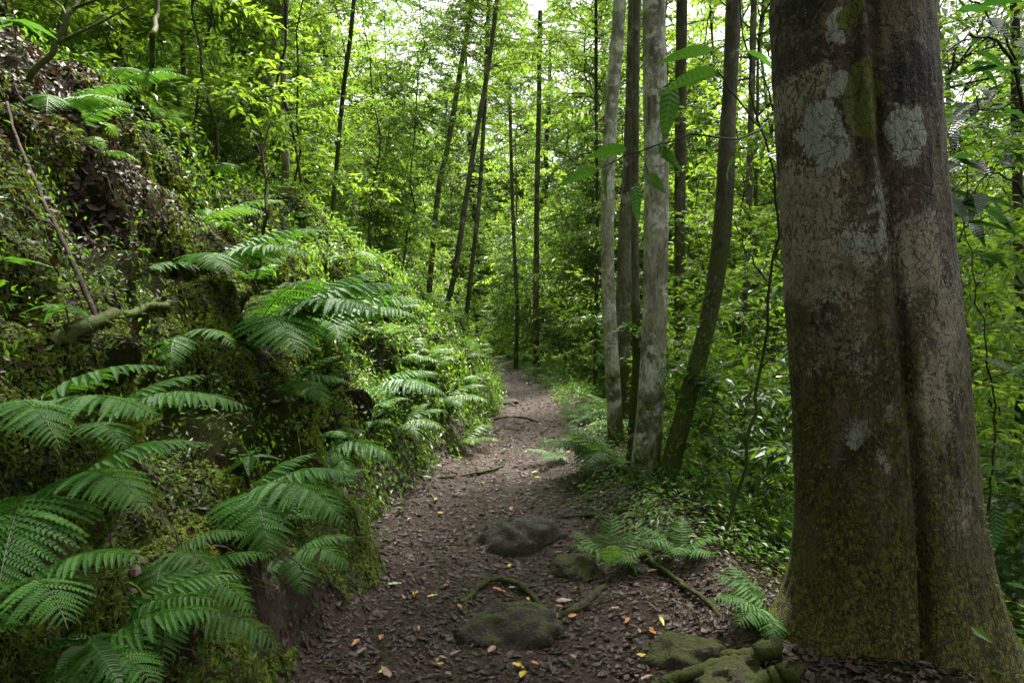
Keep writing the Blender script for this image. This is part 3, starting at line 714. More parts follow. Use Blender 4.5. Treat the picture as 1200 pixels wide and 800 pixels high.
def giant_bark():
    t = NT('bark_lichen_blotched'); o = t.pos(); v = t.scalev(o, (1, 1, .4))
    n1 = t.noise(9, 6, v, .65, .5); n2 = t.noise(34, 6, o, .72, .4); n3 = t.noise(110, 5, v, .7); n4 = t.noise(3.2, 5, o, .65, .8); n5 = t.noise(18, 5, o, .7, 1.2)
    c = t.mix(t.ramp(n1, [(.40, 0.0), (.62, 1.0)]), (.034, .024, .014), (.20, .145, .092))
    def mask(att, gain=1.0, thr=.5, w_=.08, nn=n5, na=1.1, fine=1.4):
        x = t.math('ADD', t.math('MULTIPLY', t.attr(att), gain), t.math('ADD', t.math('MULTIPLY', t.math('SUBTRACT', nn, .5), na), t.math('MULTIPLY', t.math('SUBTRACT', n3, .5), fine)))
        return t.ramp(x, [(thr - w_, 0.0), (thr + w_, 1.0)])
    c = t.mix(mask('pink', .95, .53, .12, n2, 2.8, 2.0), c, t.mix(n3, (.21, .16, .115), (.70, .61, .49)))
    c = t.mix(mask('red', .8, .55, .2, n5, 2.0, 1.5), c, t.mix(n3, (.04, .020, .014), (.12, .062, .048)))
    c = t.mix(mask('dark', .75, .55, .15, n5, 1.8), c, (.020, .016, .012))
    # small scattered lichen specks
    c = t.mix(t.ramp(t.noise(24, 6, o, .75, .8), [(.56, 0.0), (.63, .8)]), c, (.30, .28, .22))
    c = t.mix(mask('white', 1.1, .53, .10, n2, 2.0, 1.4), c, t.mix(n3, (.26, .28, .25), (.66, .68, .62)))
    c = t.mix(mask('green', 1.1, .45, .08, n5, .8, 1.2), c, t.mix(n3, (.05, .07, .012), (.28, .33, .07)))
    sep = t.n("SeparateXYZ"); t.t.links.new(o, sep.inputs[0])
    hz = t.math('SUBTRACT', 1.0, t.math('DIVIDE', t.math('ADD', sep.outputs[2], .2), 2.3), clamp=True)
    mm = t.math('ADD', t.math('MULTIPLY', hz, .34), t.math('ADD', t.math('MULTIPLY', n4, .85), t.math('MULTIPLY', n2, .35)))
    mm = t.math('ADD', mm, t.math('MULTIPLY', t.math('SUBTRACT', n3, .5), .5)); mk = t.ramp(mm, [(.68, 0.0), (.84, .92)])
    c = t.mix(mk, c, t.mix(t.ramp(t.math('MULTIPLY', t.math('ADD', n3, n2), .5), [(.44, 0.0), (.58, 1.0)]), (.018, .016, .006), (.25, .24, .022)))
    # fine dark cracks and pits
    vv = t.n("VectorMath", operation='ADD'); t.t.links.new(t.scalev(o, (1, 1, .38)), vv.inputs[0]); nz_ = t.n("TexNoise", i_Scale=9.0, i_Detail=3.0); t.t.links.new(o, nz_.inputs[0])
    sc2 = t.n("VectorMath", operation='SCALE'); t.t.links.new(nz_.outputs[1], sc2.inputs[0]); sc2.inputs['Scale'].default_value = .12; t.t.links.new(sc2.outputs[0], vv.inputs[1])
    vo = t.n("TexVoronoi", feature='DISTANCE_TO_EDGE', i_Scale=26.0); t.t.links.new(vv.outputs[0], vo.inputs['Vector']); crk = t.ramp(vo.outputs['Distance'], [(.0, 0.0), (.09, 1.0)])
    crm = t.math('MULTIPLY', t.math('SUBTRACT', 1.0, crk), t.ramp(n2, [(.40, .0), (.55, .8)])); c = t.mix(crm, c, (.012, .009, .006))
    c = t.mix(t.ramp(n3, [(.30, .75), (.46, 0.0)]), c, (.012, .009, .006))
    h = t.math('ADD', t.math('ADD', n1, n2), t.math('ADD', t.math('MULTIPLY', n3, .6), t.math('SUBTRACT', t.math('MULTIPLY', mk, .3), t.math('MULTIPLY', crm, .5))))
    return t.done(t.principled(c, t.ramp(n1, [(.3, .5), (.7, .8)]), t.bump(h, .05, 1.0), .35))
giant_trunk()

# ------------------------------------------------------------------ ferns
def pinna_mesh(seed, n=12, w_=.122, mat='fern'):
    rng = np.random.default_rng(seed); V = []; F = []; dx = 1.0 / n
    for i in range(n):
        x = i * dx; ww = w_ * (min(1, .75 + x * 2.2)) * (1 - x ** 1.7) ** .8 + .006; zc = -.22 * x * x; zn = -.22 * (x + dx) ** 2
        for sgn in (1, -1):
            k = len(V); up = .22 * ww + rng.normal(0, .006)
            V += [[x, 0, zc], [x + dx * .50, sgn * ww * .90, zc + up], [x + dx * 1.15, sgn * ww * rng.uniform(.94, 1.1), zn + up - .012], [x + dx * .72, 0, zn]]
            F.append([k, k + 3, k + 2, k + 1] if sgn > 0 else [k, k + 1, k + 2, k + 3])
    mb = MB(); mb.add(np.array(V), [np.array(F)], rng.uniform(.3, .7)); return mb
PIN = [pinna_mesh(i) for i in range(4)]
PINM = {m: [p.mesh('pinna', M[m]) for p in PIN] for m in ('fern', 'fern_light', 'dead_red')}

def frond_curve(az, L, e0, e1, n=22, curl=0.0):
    P = [np.zeros(3)]; 
    for i in range(n - 1):
        t = i / (n - 1); e = e0 + (e1 - e0) * t ** 1.15; a = az + curl * t * t
        P.append(P[-1] + L / (n - 1) * np.array([math.sin(a) * math.cos(e), math.cos(a) * math.cos(e), math.sin(e)]))
    return np.array(P)
def pinna_frames(P, L, rng, pairs, width, stalk=.2):
    n = len(P); T = unit(np.gradient(P, axis=0)); S = unit(np.cross(T, [0, 0, 1.0]) + 1e-6); N = np.cross(S, T)
    out = []
    for k in range(pairs):
        t = stalk + (1 - stalk) * (k / pairs) ** .95; x = min(t * (n - 1), n - 1.001); i = int(x); f = x - i
        p = P[i] * (1 - f) + P[i + 1] * f; u = (t - stalk) / (1 - stalk)
        ln = width * (.62 + .38 * min(1, u * 5)) * (1 - u ** 1.8) ** .85 * rng.uniform(.86, 1.06) + .012
        ang = R(82 - 34 * u) 
        for sgn in (1, -1):
            if rng.random() < .025: continue
            d_ = unit(T[i] * math.cos(ang) + S[i] * sgn * math.sin(ang) - N[i] * (.10 + rng.uniform(-.08, .12)) + rng.normal(0, .04, 3))
            out.append((p, d_, unit(N[i] + rng.normal(0, .10, 3)), ln))
    # the tip
    out.append((P[-1], T[-1], N[-1], width * .12))
    return out
def frond(parent, az, L, e0, e1, rng, pairs=22, width=None, single=True, mat='fern', curl=0.0, loc=(0, 0, 0)):
    width = width or L * .24
    P = frond_curve(az, L, e0, e1, curl=curl); fr = pinna_frames(P, L, rng, pairs, width)
    mb = MB(); tube(mb, P, np.linspace(.0035, .0012, len(P)) * (L / .6), 5, .2, 0)
    if not single:
        pv = PIN[rng.integers(4)]; tv = np.concatenate(pv.V); tf = np.concatenate(pv.F[4])
        A = [np.array(v) for v in zip(*fr)]
        leaves(mb, A[0], A[1], A[2], A[3], rng.uniform(.3, .7) + rng.normal(0, .08, len(fr)), (tv, [tf]), 1)
        return mb.mesh('frond', [M['stalk'], M[mat]])
    o = mb.build('frond', [M['stalk']], parent); o.location = loc
    for p, d_, nn, ln in fr:
        W = unit(np.cross(nn, d_)); U = np.cross(d_, W)
        q = link('pinna', PINM[mat][rng.integers(4)], o)
        from_m = __import__('mathutils').Matrix(((d_[0] * ln, W[0] * ln, U[0] * ln, p[0]), (d_[1] * ln, W[1] * ln, U[1] * ln, p[1]), (d_[2] * ln, W[2] * ln, U[2] * ln, p[2]), (0, 0, 0, 1)))
        q.matrix_local = from_m
    return o
t_ = NT('fern_stalk'); M['stalk'] = t_.done(t_.principled(t_.mix(t_.noise(30, 2, t_.obj()), (.05, .045, .015), (.10, .12, .03)), .5))
M['stem_brown'] = bark_material('stem_brown', (.06, .036, .026), (.15, .105, .08), (.14, .13, .1), .3, .4, .2, .1, 3.0)

def az_deg(a): return R(a)
rf = np.random.default_rng(5)
def hero_fern(px, py, fronds, label, mat='fern', dist=None, lift=0.0, pairs=22, ks=1.0, dead=0):
    """fronds: (compass azimuth from +Y, length, start elevation, end elevation, width factor)"""
    p = spot(px, py, dist); o = empty('fern', (p[0], p[1], p[2] + lift)); tag(o, label, 'fern')
    if dead: fronds = list(fronds) + [(dead, .42, -5, -82, .8)]
    for i_, (a, L, e0, e1, wf) in enumerate(fronds):
        L *= ks; dry = bool(dead) and i_ == len(fronds) - 1
        frond(o, R(a), L, R(e0), R(e1), rf, int(pairs * (1.15 if L > .45 else .85)), L * .27 * wf, True, 'dead_red' if dry else mat, R(rf.uniform(-14, 14)), tuple(rf.normal(0, .008, 3)))
    return o
# azimuth: 0 away from camera, 90 right, 180 towards the camera, 270 left
hero_fern(45, 600, [(150, .62, 35, -62, 1.15), (115, .55, 50, -45, 1.0), (190, .50, 30, -50, 1.0), (70, .50, 55, -20, 1.0), (230, .45, 40, -30, 1.0)], 'large fern arching over the lower left corner of the bank', ks=1.0, dead=140)
hero_fern(15, 490, [(105, .52, 25, -25, 1.0), (135, .50, 35, -45, .95), (80, .45, 45, -15, 1.0), (165, .42, 30, -55, 1.0)], 'fern with level side leaves at the left edge, halfway up the bank', ks=1.0)
hero_fern(105, 505, [(97, .56, 38, -30, 1.0), (60, .40, 50, -5, 1.0), (135, .36, 30, -40, .9)], 'fern with one long arching frond hanging over the mossy ledge', ks=1.05)
hero_fern(285, 590, [(115, .60, 35, -50, 1.2), (150, .56, 30, -62, 1.2), (90, .5, 45, -25, 1.1), (185, .36, 20, -60, 1.0), (60, .36, 55, 0, 1)], 'glossy drooping fern low on the bank beside the litter-covered path', ks=1.1, dead=130)
hero_fern(375, 530, [(100, .66, 35, -58, 1.25), (140, .5, 20, -60, 1.1), (65, .40, 50, -10, 1), (175, .32, 20, -60, 1)], 'fern curving right and down at the foot of the bank, touching the path edge', dead=120)
hero_fern(205, 690, [(160, .34, 20, -70, 1.0), (115, .34, 35, -55, 1.0), (200, .30, 20, -60, 1.0), (80, .3, 50, -20, 1)], 'small fern with fronds pointing straight down near the bottom of the bank', ks=1.15)
hero_fern(90, 770, [(120, .42, 30, -30, 1.0), (80, .42, 45, -20, 1.0), (160, .36, 25, -40, 1.0)], 'dark fern in the bottom left corner below the large arching one', ks=1.0)
hero_fern(300, 398, [(150, .95, 32, -50, 1.3), (118, 1.0, 40, -28, 1.2), (95, 1.05, 44, -15, 1.2), (180, .80, 22, -50, 1.2), (75, .9, 50, 0, 1.1), (215, .75, 25, -45, 1.1), (130, .8, 52, -10, 1.1)], 'biggest fern of the bank, its broad fronds fanning out mid-slope', pairs=25, ks=1.08, dead=165)
hero_fern(372, 385, [(110, .95, 35, -30, 1.2), (85, .95, 40, -20, 1.2), (150, .85, 25, -45, 1.2), (60, .8, 50, 0, 1.0), (190, .7, 25, -40, 1.1)], 'fern right of the biggest one, arching along the crest of the bank')
hero_fern(432, 455, [(112, .85, 28, -40, 1.25), (85, .7, 35, -20, 1.1), (150, .6, 15, -50, 1.1)], 'fern with a single fan-shaped frond jutting out towards the path')
hero_fern(235, 318, [(110, .80, 30, -25, 1.0), (150, .7, 25, -40, 1.0), (80, .8, 40, -10, 1.0), (190, .5, 20, -40, .9), (215, .42, 25, -30, .9)], 'loose fern growing just above and left of the biggest one')
hero_fern(245, 262, [(115, .55, 30, -20, .85), (160, .5, 25, -35, .85), (75, .6, 45, -10, .85), (200, .45, 25, -30, .85)], 'feathery fern high on the bank under the thin upright twig')
hero_fern(215, 395, [(165, .42, 20, -65, 1.0), (120, .40, 30, -50, 1.0), (205, .36, 20, -55, 1.0)], 'small fern drooping below the left end of the biggest one')
hero_fern(62, 130, [(105, .5, 25, -30, .8), (150, .42, 15, -60, .9), (75, .46, 45, -10, .8), (190, .4, 10, -65, .9)], 'fern hanging from the top of the bank at the upper left')
hero_fern(130, 100, [(95, .62, 30, -25, .7), (130, .55, 20, -30, .7), (60, .5, 45, 0, .7)], 'long thin-leaved fern near the upper left, trailing to the right')
hero_fern(190, 655, [(120, .33, 35, -45, 1.1), (160, .32, 30, -60, 1.1), (85, .32, 45, -20, 1.0)], 'mid-sized fern between the large arching one and the glossy drooping one', 'fern_light')
hero_fern(340, 650, [(110, .38, 35, -50, 1.1), (150, .36, 25, -60, 1.1), (80, .34, 45, -30, 1.0), (190, .32, 20, -60, 1.0)], 'fern at the very foot of the bank overhanging the near path edge')
hero_fern(12, 700, [(130, .42, 40, -35, 1.1), (165, .4, 30, -50, 1.1), (95, .38, 45, -20, 1.0)], 'fern at the left edge just below the large arching one')
hero_fern(330, 455, [(130, .55, 25, -50, 1.1), (165, .50, 20, -60, 1.0), (95, .50, 35, -35, 1.0), (60, .44, 50, 0, 1.0)], 'fern drooping under the biggest one near the red-brown dead leaf')
hero_fern(470, 500, [(110, .55, 30, -45, 1.1), (150, .50, 25, -50, 1.1), (75, .50, 45, -20, 1.0), (40, .44, 55, 0, 1.0)], 'bright fern at the foot of the bank where the path narrows', 'fern_light')
hero_fern(520, 470, [(110, .6, 30, -40, 1.1), (150, .55, 25, -50, 1.1), (75, .55, 45, -20, 1.0), (190, .5, 25, -50, 1.0)], 'bright fern bulging over the left path edge before the bend', 'fern_light')
hero_fern(712, 545, [(200, .72, 45, -35, 1.1), (250, .70, 50, -25, 1.1), (170, .6, 40, -35, 1.0), (280, .66, 42, -15, 1.0), (140, .5, 50, -10, 1.0), (320, .6, 55, 0, 1), (225, .75, 60, -10, 1.1)], 'bright fern at the foot of the tree clump beside the path', 'fern_light', ks=1.15)
hero_fern(670, 540, [(275, .56, 32, -12, .8), (240, .46, 34, -25, .9), (300, .44, 45, 0, .8)], 'low fern reaching across the right edge of the path')
hero_fern(715, 668, [(190, .32, 75, 20, 1.3), (250, .34, 62, -5, 1.3), (120, .32, 62, -5, 1.3), (290, .34, 68, 5, 1.3), (70, .34, 68, 5, 1.3), (10, .36, 80, 40, 1.3), (155, .28, 55, -20, 1.2)], 'small upright fern growing beside the half-buried stone', 'fern_light', pairs=16)
hero_fern(795, 655, ks=.72, fronds=[(200, .46, 60, -25, 1.2), (240, .46, 58, -15, 1.2), (160, .44, 55, -20, 1.2), (110, .40, 60, 0, 1.1), (280, .42, 62, 0, 1.1), (20, .42, 75, 10, 1.1)], label='fern in front of the curved dark trunk, right of the small upright one', pairs=18)
hero_fern(905, 728, ks=.85, fronds=[(262, .42, 55, -15, 1.3), (225, .40, 50, -35, 1.3), (290, .40, 60, 0, 1.2), (195, .34, 50, -45, 1.2), (330, .4, 65, 10, 1.2)], label='fern spreading left from the flared foot of the huge trunk', pairs=18)
hero_fern(1215, 740, [(230, .40, 40, -20, 1.1), (260, .38, 45, -10, 1.1), (195, .36, 40, -30, 1.1), (290, .36, 50, 0, 1.0)], 'fern at the right edge beyond the foot of the huge trunk')

# ---- small ferns whose side leaves are too fine to pick apart: one mesh per frond
SFR = [frond(None, 0.0, .5, R(rf.uniform(30, 60)), R(rf.uniform(-45, -5)), rf, 18, .5 * .26, False, m) for m in ('fern', 'fern_light', 'fern', 'fern_light', 'fern_light', 'fern')]
FL = [('small fern on the mossy face of the bank', 'small ferns on the face of the bank'), ('small fern on the right verge of the path', 'small ferns on the right verge'),
      ('bright small fern crowding the left edge of the path near the bend', 'bright small ferns near the bend')]
def small_fern(p, s, kind, rng, n=None, light=False, face=None):
    o = empty('fern', tuple(p), rng.uniform(0, 6.28)); o.scale = (s, s, s); tag(o, FL[kind][0], 'fern', FL[kind][1])
    n = n or rng.integers(4, 8)
    for k in range(n):
        link('frond', SFR[rng.choice([1, 3, 4] if light else [0, 2, 5, 1])], o, rot=(rng.normal(0, .12), rng.normal(0, .12), k * 6.28 / n + rng.normal(0, .3)), scale=rng.uniform(.75, 1.15))
rng = np.random.default_rng(77)
yy = fc[:, 1]; xx = fc[:, 0]
vis = (yy > 1.3) & (np.abs(xx) < .8 * yy + .3)
P, N_ = scatter(46, vis & (fsp > .15) & (fsp < 3.0) & (yy > 1.8) & (yy < 13), rng)
for p in P: small_fern(p, rng.uniform(.4, .85), 0, rng)
P, N_ = scatter(44, vis & (fsp > .0) & (fsp < 1.5) & (yy > 6.2) & (yy < 19), rng)
for p in P: small_fern(p, rng.uniform(.6, 1.15), 2, rng, light=True)
P, N_ = scatter(46, vis & (frp > .25) & (frp < 2.2) & (yy > 4.6) & (yy < 18), rng)
for p in P:
    if p[1] > 6 or p[0] > 1.5: small_fern(p, rng.uniform(.5, 1.0), 1, rng, light=rng.random() < .5)
P, N_ = scatter(40, vis & (frp > .6) & (frp < 5) & (yy > 3.6) & (yy < 9) & (xx > 1.7), rng)
for p in P: small_fern(p, rng.uniform(.5, 1.1), 1, rng, light=rng.random() < .3)

# ------------------------------------------------------------------ stones
def stone_material():
    t = NT('mossy_stone'); o = t.obj(); n1 = t.noise(14, 6, o, .7, .5); n2 = t.noise(60, 5, o, .7)
    c = t.mix(n1, (.025, .021, .017), (.105, .090, .068)); c = t.mix(t.ramp(n2, [(.56, 0.0), (.68, .7)]), c, (.12, .11, .085)); c = t.mix(t.ramp(t.noise(30, 6, o, .75, 1.0), [(.34, .9), (.44, 0.0)]), c, (.010, .008, .006))
    sep = t.n("SeparateXYZ"); t.t.links.new(t.n("NewGeometry").outputs['Normal'], sep.inputs[0])
    m = t.math('ADD', t.math('MULTIPLY', sep.outputs[2], .35), t.math('ADD', n1, t.math('MULTIPLY', t.attr('tint'), .25)))
    c = t.mix(t.ramp(m, [(.86, 0.0), (1.02, .85)]), c, t.mix(n2, (.025, .035, .005), (.11, .13, .015)))
    return t.done(t.principled(c, t.ramp(n1, [(.3, .45), (.7, .7)]), t.bump(t.math('ADD', n1, n2), .03), .4))
M['stone'] = stone_material()
def stone(px, py, w_, dp, h, rz, label, seed, moss=.5, sink=.35, dist=None):
    p = spot(px, py, dist); th = np.linspace(0, 2 * math.pi, 72, endpoint=False); ph = np.linspace(-.5 * math.pi, .5 * math.pi, 40)
    PH, TH = np.meshgrid(ph, th, indexing='ij'); x, y, z = np.cos(PH) * np.cos(TH), np.cos(PH) * np.sin(TH), np.sin(PH)
    k = 1 + .20 * fbm(x, y, z, 1.2, 3, seed) + .09 * fbm(x, y, z, 4, 5, seed + 3) - .13 * np.abs(fbm(x, y, z, 2.2, 3, seed + 5))
    k = k * (1 - .10 * np.maximum(0, vnoise(x * 2, y * 2, z * 2, seed + 9)))
    V = np.stack([x * k * w_ / 2, y * k * dp / 2, z * k * h], -1).reshape(-1, 3); n, m = PH.shape
    i = np.arange(n - 1)[:, None] * m; j = np.arange(m)[None]; j2 = (j + 1) % m
    mb = MB(); mb.add(V, [np.stack([i + j, i + j2, i + m + j2, i + m + j], -1).reshape(-1, 4)], moss)
    o = mb.build('stone', M['stone'], None, True); o.location = (p[0], p[1], p[2] - h * sink + .02); o.rotation_euler = (0, 0, rz); tag(o, label, 'stone'); return o
stone(607, 638, .64, .42, .28, .1, 'rounded dome-shaped stone in the middle of the path', 5, .1, .34)
stone(604, 745, .62, .34, .20, .18, 'long mossy stone lying across the near path below the arched root', 9, .55, .38)
stone(676, 668, .36, .28, .13, .3, 'half-buried mossy stone beside the small upright fern', 14, .8, .45)
stone(800, 772, .44, .26, .13, -.1, 'moss-capped dark stone near the foot of the huge trunk', 21, .9, .4)
stone(862, 800, .34, .24, .12, .5, 'flat mossy stone pressed against the root of the huge trunk', 27, .8, .4)
stone(594, 474, .6, .35, .16, .3, 'dark stone step across the path near the bend', 33, .1, .45)

# ------------------------------------------------------------------ roots and sticks
M['root'] = bark_material('root_bark', (.030, .021, .016), (.085, .062, .05), (.10, .10, .08), .2, .4, .1, .2, 3.0)
def root_line(pts, r0, r1, label, cat='root', name='root', mat='root', n=26, rngs=3, jit=.004, subs=()):
    P = [spot(px, py, dist) + np.array([0, 0, lift]) for px, py, dist, lift in pts]
    rr = np.random.default_rng(rngs); L = smooth_line(P, n, jit, rr); base = L[0].copy(); mb = MB()
    rad = np.linspace(r0, r1, n) * (1 + .15 * fbm(np.arange(n), 0, 0, .4, 2, rngs)); tube(mb, L - base, rad, 10, .5)
    for s in subs:
        i, dx_, dy_, dz_, rs = s; q = L[i] - base; tube(mb, smooth_line([q, q + np.array([dx_, dy_, dz_]) * .5 + rr.normal(0, .02, 3), q + np.array([dx_, dy_, dz_])], 8), np.linspace(rs, rs * .4, 8), 6, .5)
    o = mb.build(name, M[mat], None, True); o.location = tuple(base); tag(o, label, cat); return o
root_line([(540, 712, None, -.03), (550, 700, None, .01), (562, 690, None, .02), (580, 684, None, .026), (600, 686, None, .026), (618, 696, None, .018), (634, 710, None, .012), (650, 724, None, -.03)], .018, .013, 'arched root looping out of the path above the long mossy stone', subs=((6, -.16, .10, -.03, .010), (17, .22, .12, -.03, .010)))
root_line([(712, 680, None, -.05), (704, 692, None, .008), (690, 706, None, .012), (672, 718, None, .01), (654, 724, None, -.01), (640, 734, None, -.04)], .026, .020, 'thick dark root joining the half-buried stone to the long mossy stone')
root_line([(880, 792, None, .05), (850, 790, None, .045), (815, 796, None, .03), (780, 802, None, .012), (740, 812, None, -.03)], .035, .014, 'root creeping left from the foot of the huge trunk')
root_line([(905, 770, None, .05), (880, 778, None, .035), (850, 776, None, .02), (818, 768, None, .012), (790, 750, None, .004), (770, 742, None, -.03)], .040, .012, 'forking root snaking from the huge trunk between the two mossy stones', subs=((11, -.10, .22, -.03, .014), (17, -.2, -.05, -.03, .010)))
root_line([(930, 800, None, .05), (900, 806, None, .03), (870, 815, None, .01), (840, 835, None, -.03)], .045, .018, 'stout root entering the litter at the very foot of the huge trunk')
root_line([(760, 588, None, .03), (735, 600, None, .02), (700, 604, None, .01), (665, 606, None, .005), (640, 602, None, -.02)], .018, .007, 'thin root crossing the verge from the foot of the pale trunk')
root_line([(745, 640, None, .02), (770, 668, None, .03), (800, 690, None, .03), (835, 712, None, .01), (860, 735, None, -.02)], .016, .010, 'long root running down the right verge towards the huge trunk')
root_line([(548, 498, None, -.02), (580, 492, None, .02), (612, 490, None, .015), (640, 495, None, -.02)], .018, .012, 'root crossing the far part of the path below the dark stone step')
root_line([(590, 545, None, -.01), (560, 556, None, .02), (530, 560, None, .012), (505, 558, None, -.02)], .014, .008, 'bent root beside the left edge of the path')
root_line([(150, 468, None, .01), (128, 415, 2.35, 0), (104, 350, 2.4, 0), (76, 285, 2.5, .0), (48, 230, 2.6, 0), (22, 168, 2.7, 0), (8, 120, 2.8, 0)], .010, .006, 'bare brown stick leaning diagonally against the left of the bank', 'stick', 'stick', 'stem_brown', 30, 5, .002)
root_line([(303, 310, None, -.02), (309, 270, 4.1, 0), (313, 225, 4.1, 0), (308, 180, 4.15, 0), (318, 140, 4.2, 0)], .012, .005, 'thin upright brown twig behind the biggest fern', 'stick', 'stick', 'stem_brown', 20, 6, .004, subs=((9, .12, 0, .25, .004), (13, -.1, .05, .2, .004)))
root_line([(35, 95, 3.2, 0), (58, 62, 3.2, 0), (78, 30, 3.25, 0), (92, -5, 3.3, 0), (110, -50, 3.4, 0)], .016, .010, 'mossy bough sweeping up out of the top left corner', 'branch', 'branch', 'bark_twig', 20, 8, .006, subs=((6, .30, .1, .22, .009), (10, -.25, .1, .2, .008), (12, .35, 0, .05, .007)))
root_line([(180, 100, None, -.05), (178, 60, 4.6, 0), (184, 20, 4.6, 0), (186, -40, 4.7, 0)], .020, .013, 'mossy upright stem at the top of the bank', 'stem', 'branch', 'bark_twig', 20, 9, .008)
root_line([(60, 410, None, .02), (110, 395, None, .05), (150, 378, None, .05), (190, 362, None, .02), (205, 356, None, -.03)], .026, .016, 'moss-covered dead branch wedged across the bank', 'branch', 'dead_branch', 'bark_moss', 20, 12, .012)

# ------------------------------------------------------------------ moss, herbs, litter, hanging roots (uncountable)
rng = np.random.default_rng(99)
cut = lambda P, N, m: (P[m], N[m])
def nz3(P, s, o=3, seed=0): return fbm(P[:, 0], P[:, 1], P[:, 2], s, o, seed)
# moss tufts on the bank and the verge
P, N = scatter(520000, vis & (fsp > .05) & (fsp < 4.5) & (yy < 14), rng, weight=1 / (.4 + (yy / 2.5) ** 2))
m = nz3(P, 2.2, 5, 131) > -.06 + .35 * (rng.random(len(P)) - .5); P, N = cut(P, N, m)
n = len(P); D = rnd_dir(rng, n, N, .55); D[:, 2] -= .75; mb = MB()
tn = np.clip(.5 + .45 * nz3(P, 5, 3, 137) + rng.normal(0, .18, n), 0, 1)
hgt = .035 * np.clip(nz3(P, 9, 3, 139) + .5, 0, 1)[:, None] * rng.random((n, 1)); leaves(mb, P + N * (.002 + hgt), D, unit(N + rng.normal(0, .5, (n, 3))), rng.uniform(.5, 1.5, n) * (.0055 + .0042 * P[:, 1]), tn, L1, 0, 1.3)
tag(mb.build('moss', M['moss']), 'yellow-green moss cushioning the steep bank', kind='stuff')
print('moss', mb.tris())
P, N = scatter(50000, vis & (frp > .05) & (frp < 2.5) & (yy < 8), rng); m = nz3(P, 2.3, 4, 141) > .15; P, N = cut(P, N, m); n = len(P)
mb = MB(); leaves(mb, P, rnd_dir(rng, n, N, .5), N + rng.normal(0, .4, (n, 3)), rng.uniform(.008, .02, n), rng.random(n), L2)
tag(mb.build('verge_moss', M['moss']), 'moss on the right verge of the path', kind='stuff')
# leafy herbs: clusters of small leaves
def herbs(name, n_cl, mask, lab, mat, size, seed, per=9, thr=-.05, wt=None, spread=.06, droop=0.0, lod=False):
    r = np.random.default_rng(seed); P, N = scatter(n_cl, mask, r, wt); m = nz3(P, 1.3, 3, seed) > thr; P, N = cut(P, N, m); n = len(P)
    C = np.repeat(P, per, 0) + r.normal(0, spread, (n * per, 3)) + np.array([0, 0, .03]) + np.repeat(N, per, 0) * r.uniform(0, .09, (n * per, 1)); NN = np.repeat(N, per, 0)
    Dr = rnd_dir(r, n * per, NN, .1); Dr[:, 2] -= .15 + droop; up = r.normal(0, .35, (n * per, 3)); up[:, 2] += .8; up += .4 * NN
    b = MB(); leaves(b, C, Dr, up, size * r.uniform(.5, 1.3, n * per) * (np.clip(.45 + .09 * C[:, 1], .4, 1.6) if lod else 1.0), np.repeat(r.random(n), per) * .5 + r.random(n * per) * .5, L2); print(name, b.tris())
    tag(b.build(name, M[mat]), lab, kind='stuff')
herbs('undergrowth', 6500, vis & (fsp > .1) & (fsp < 5) & (yy > 1.8) & (yy < 14), 'small leafy herbs scattered over the bank', 'leaf_herb', .045, 201, 9, -.05, lod=True, spread=.05)
herbs('bank_foliage', 6500, vis & (fsp > .0) & (fsp < 4) & (yy > 5.0) & (yy < 22), 'dense bright herbs along the left edge of the far path', 'leaf', .06, 203, 9, -.5)
herbs('verge_foliage', 10000, vis & (frp > .04) & (frp < 3) & (yy > 4.0) & (yy < 24), 'low green herbs along the right verge', 'leaf_herb', .048, 205, 8, -.3)
herbs('slope_foliage', 13000, (yy > 2.4) & (yy < 30) & (np.abs(xx) < .9 * yy + 2) & (frp > .8) & (xx > 1.2) & (frp < 22), 'thick leafy ground cover on the slope below the path', 'leaf', .10, 207, 9, -.6, spread=.16)
herbs('hill_foliage', 9000, (yy > 5) & (yy < 30) & (np.abs(xx) < .9 * yy + 2) & (fsp > 2.3) & (fsp < 22), 'thick leafy ground cover on the hillside above the bank', 'leaf', .10, 209, 9, -.6, spread=.16)
# grassy strands hanging down the bank, rootlets
def strands(name, n_, mask, lab, mat, seed, L=(.06, .25), r_=.0012, thr=.1):
    r = np.random.default_rng(seed); P, N = scatter(n_, mask, r); m = nz3(P, 1.6, 3, seed) > thr; P, N = cut(P, N, m); b = MB()
    for p, nn in zip(P, N):
        l = r.uniform(*L); h = np.array([nn[0], nn[1], 0]) * l * r.uniform(.15, .5) + np.append(r.normal(0, l * .3, 2), 0)
        t = np.linspace(0, 1, 6)[:, None]; ln = p + h * t * (2 - t) * .7 + np.array([0, 0, -l]) * t ** 2 + r.normal(0, .006, (6, 3)) + np.array([0, 0, .03])
        tube(b, ln, np.linspace(r_ * 1.4, r_ * .6, 6) * r.uniform(.7, 1.8), 3, r.random(), 0, False)
    print(name, b.tris()); tag(b.build(name, mat), lab, kind='stuff')
steep = (fn[:, 2] < .75)
strands('hanging_roots', 4600, vis & steep & (fsp > .1) & (fsp < 4.5) & (yy < 11), 'fine brown rootlets hanging from the bank', M['stem_brown'], 301, (.06, .36), .0022, -.15)
strands('hanging_grass', 4200, vis & (fsp > .1) & (fsp < 4) & (yy < 11), 'thin green strands trailing down the bank', M['moss'], 303, (.05, .22), .0016, 0)
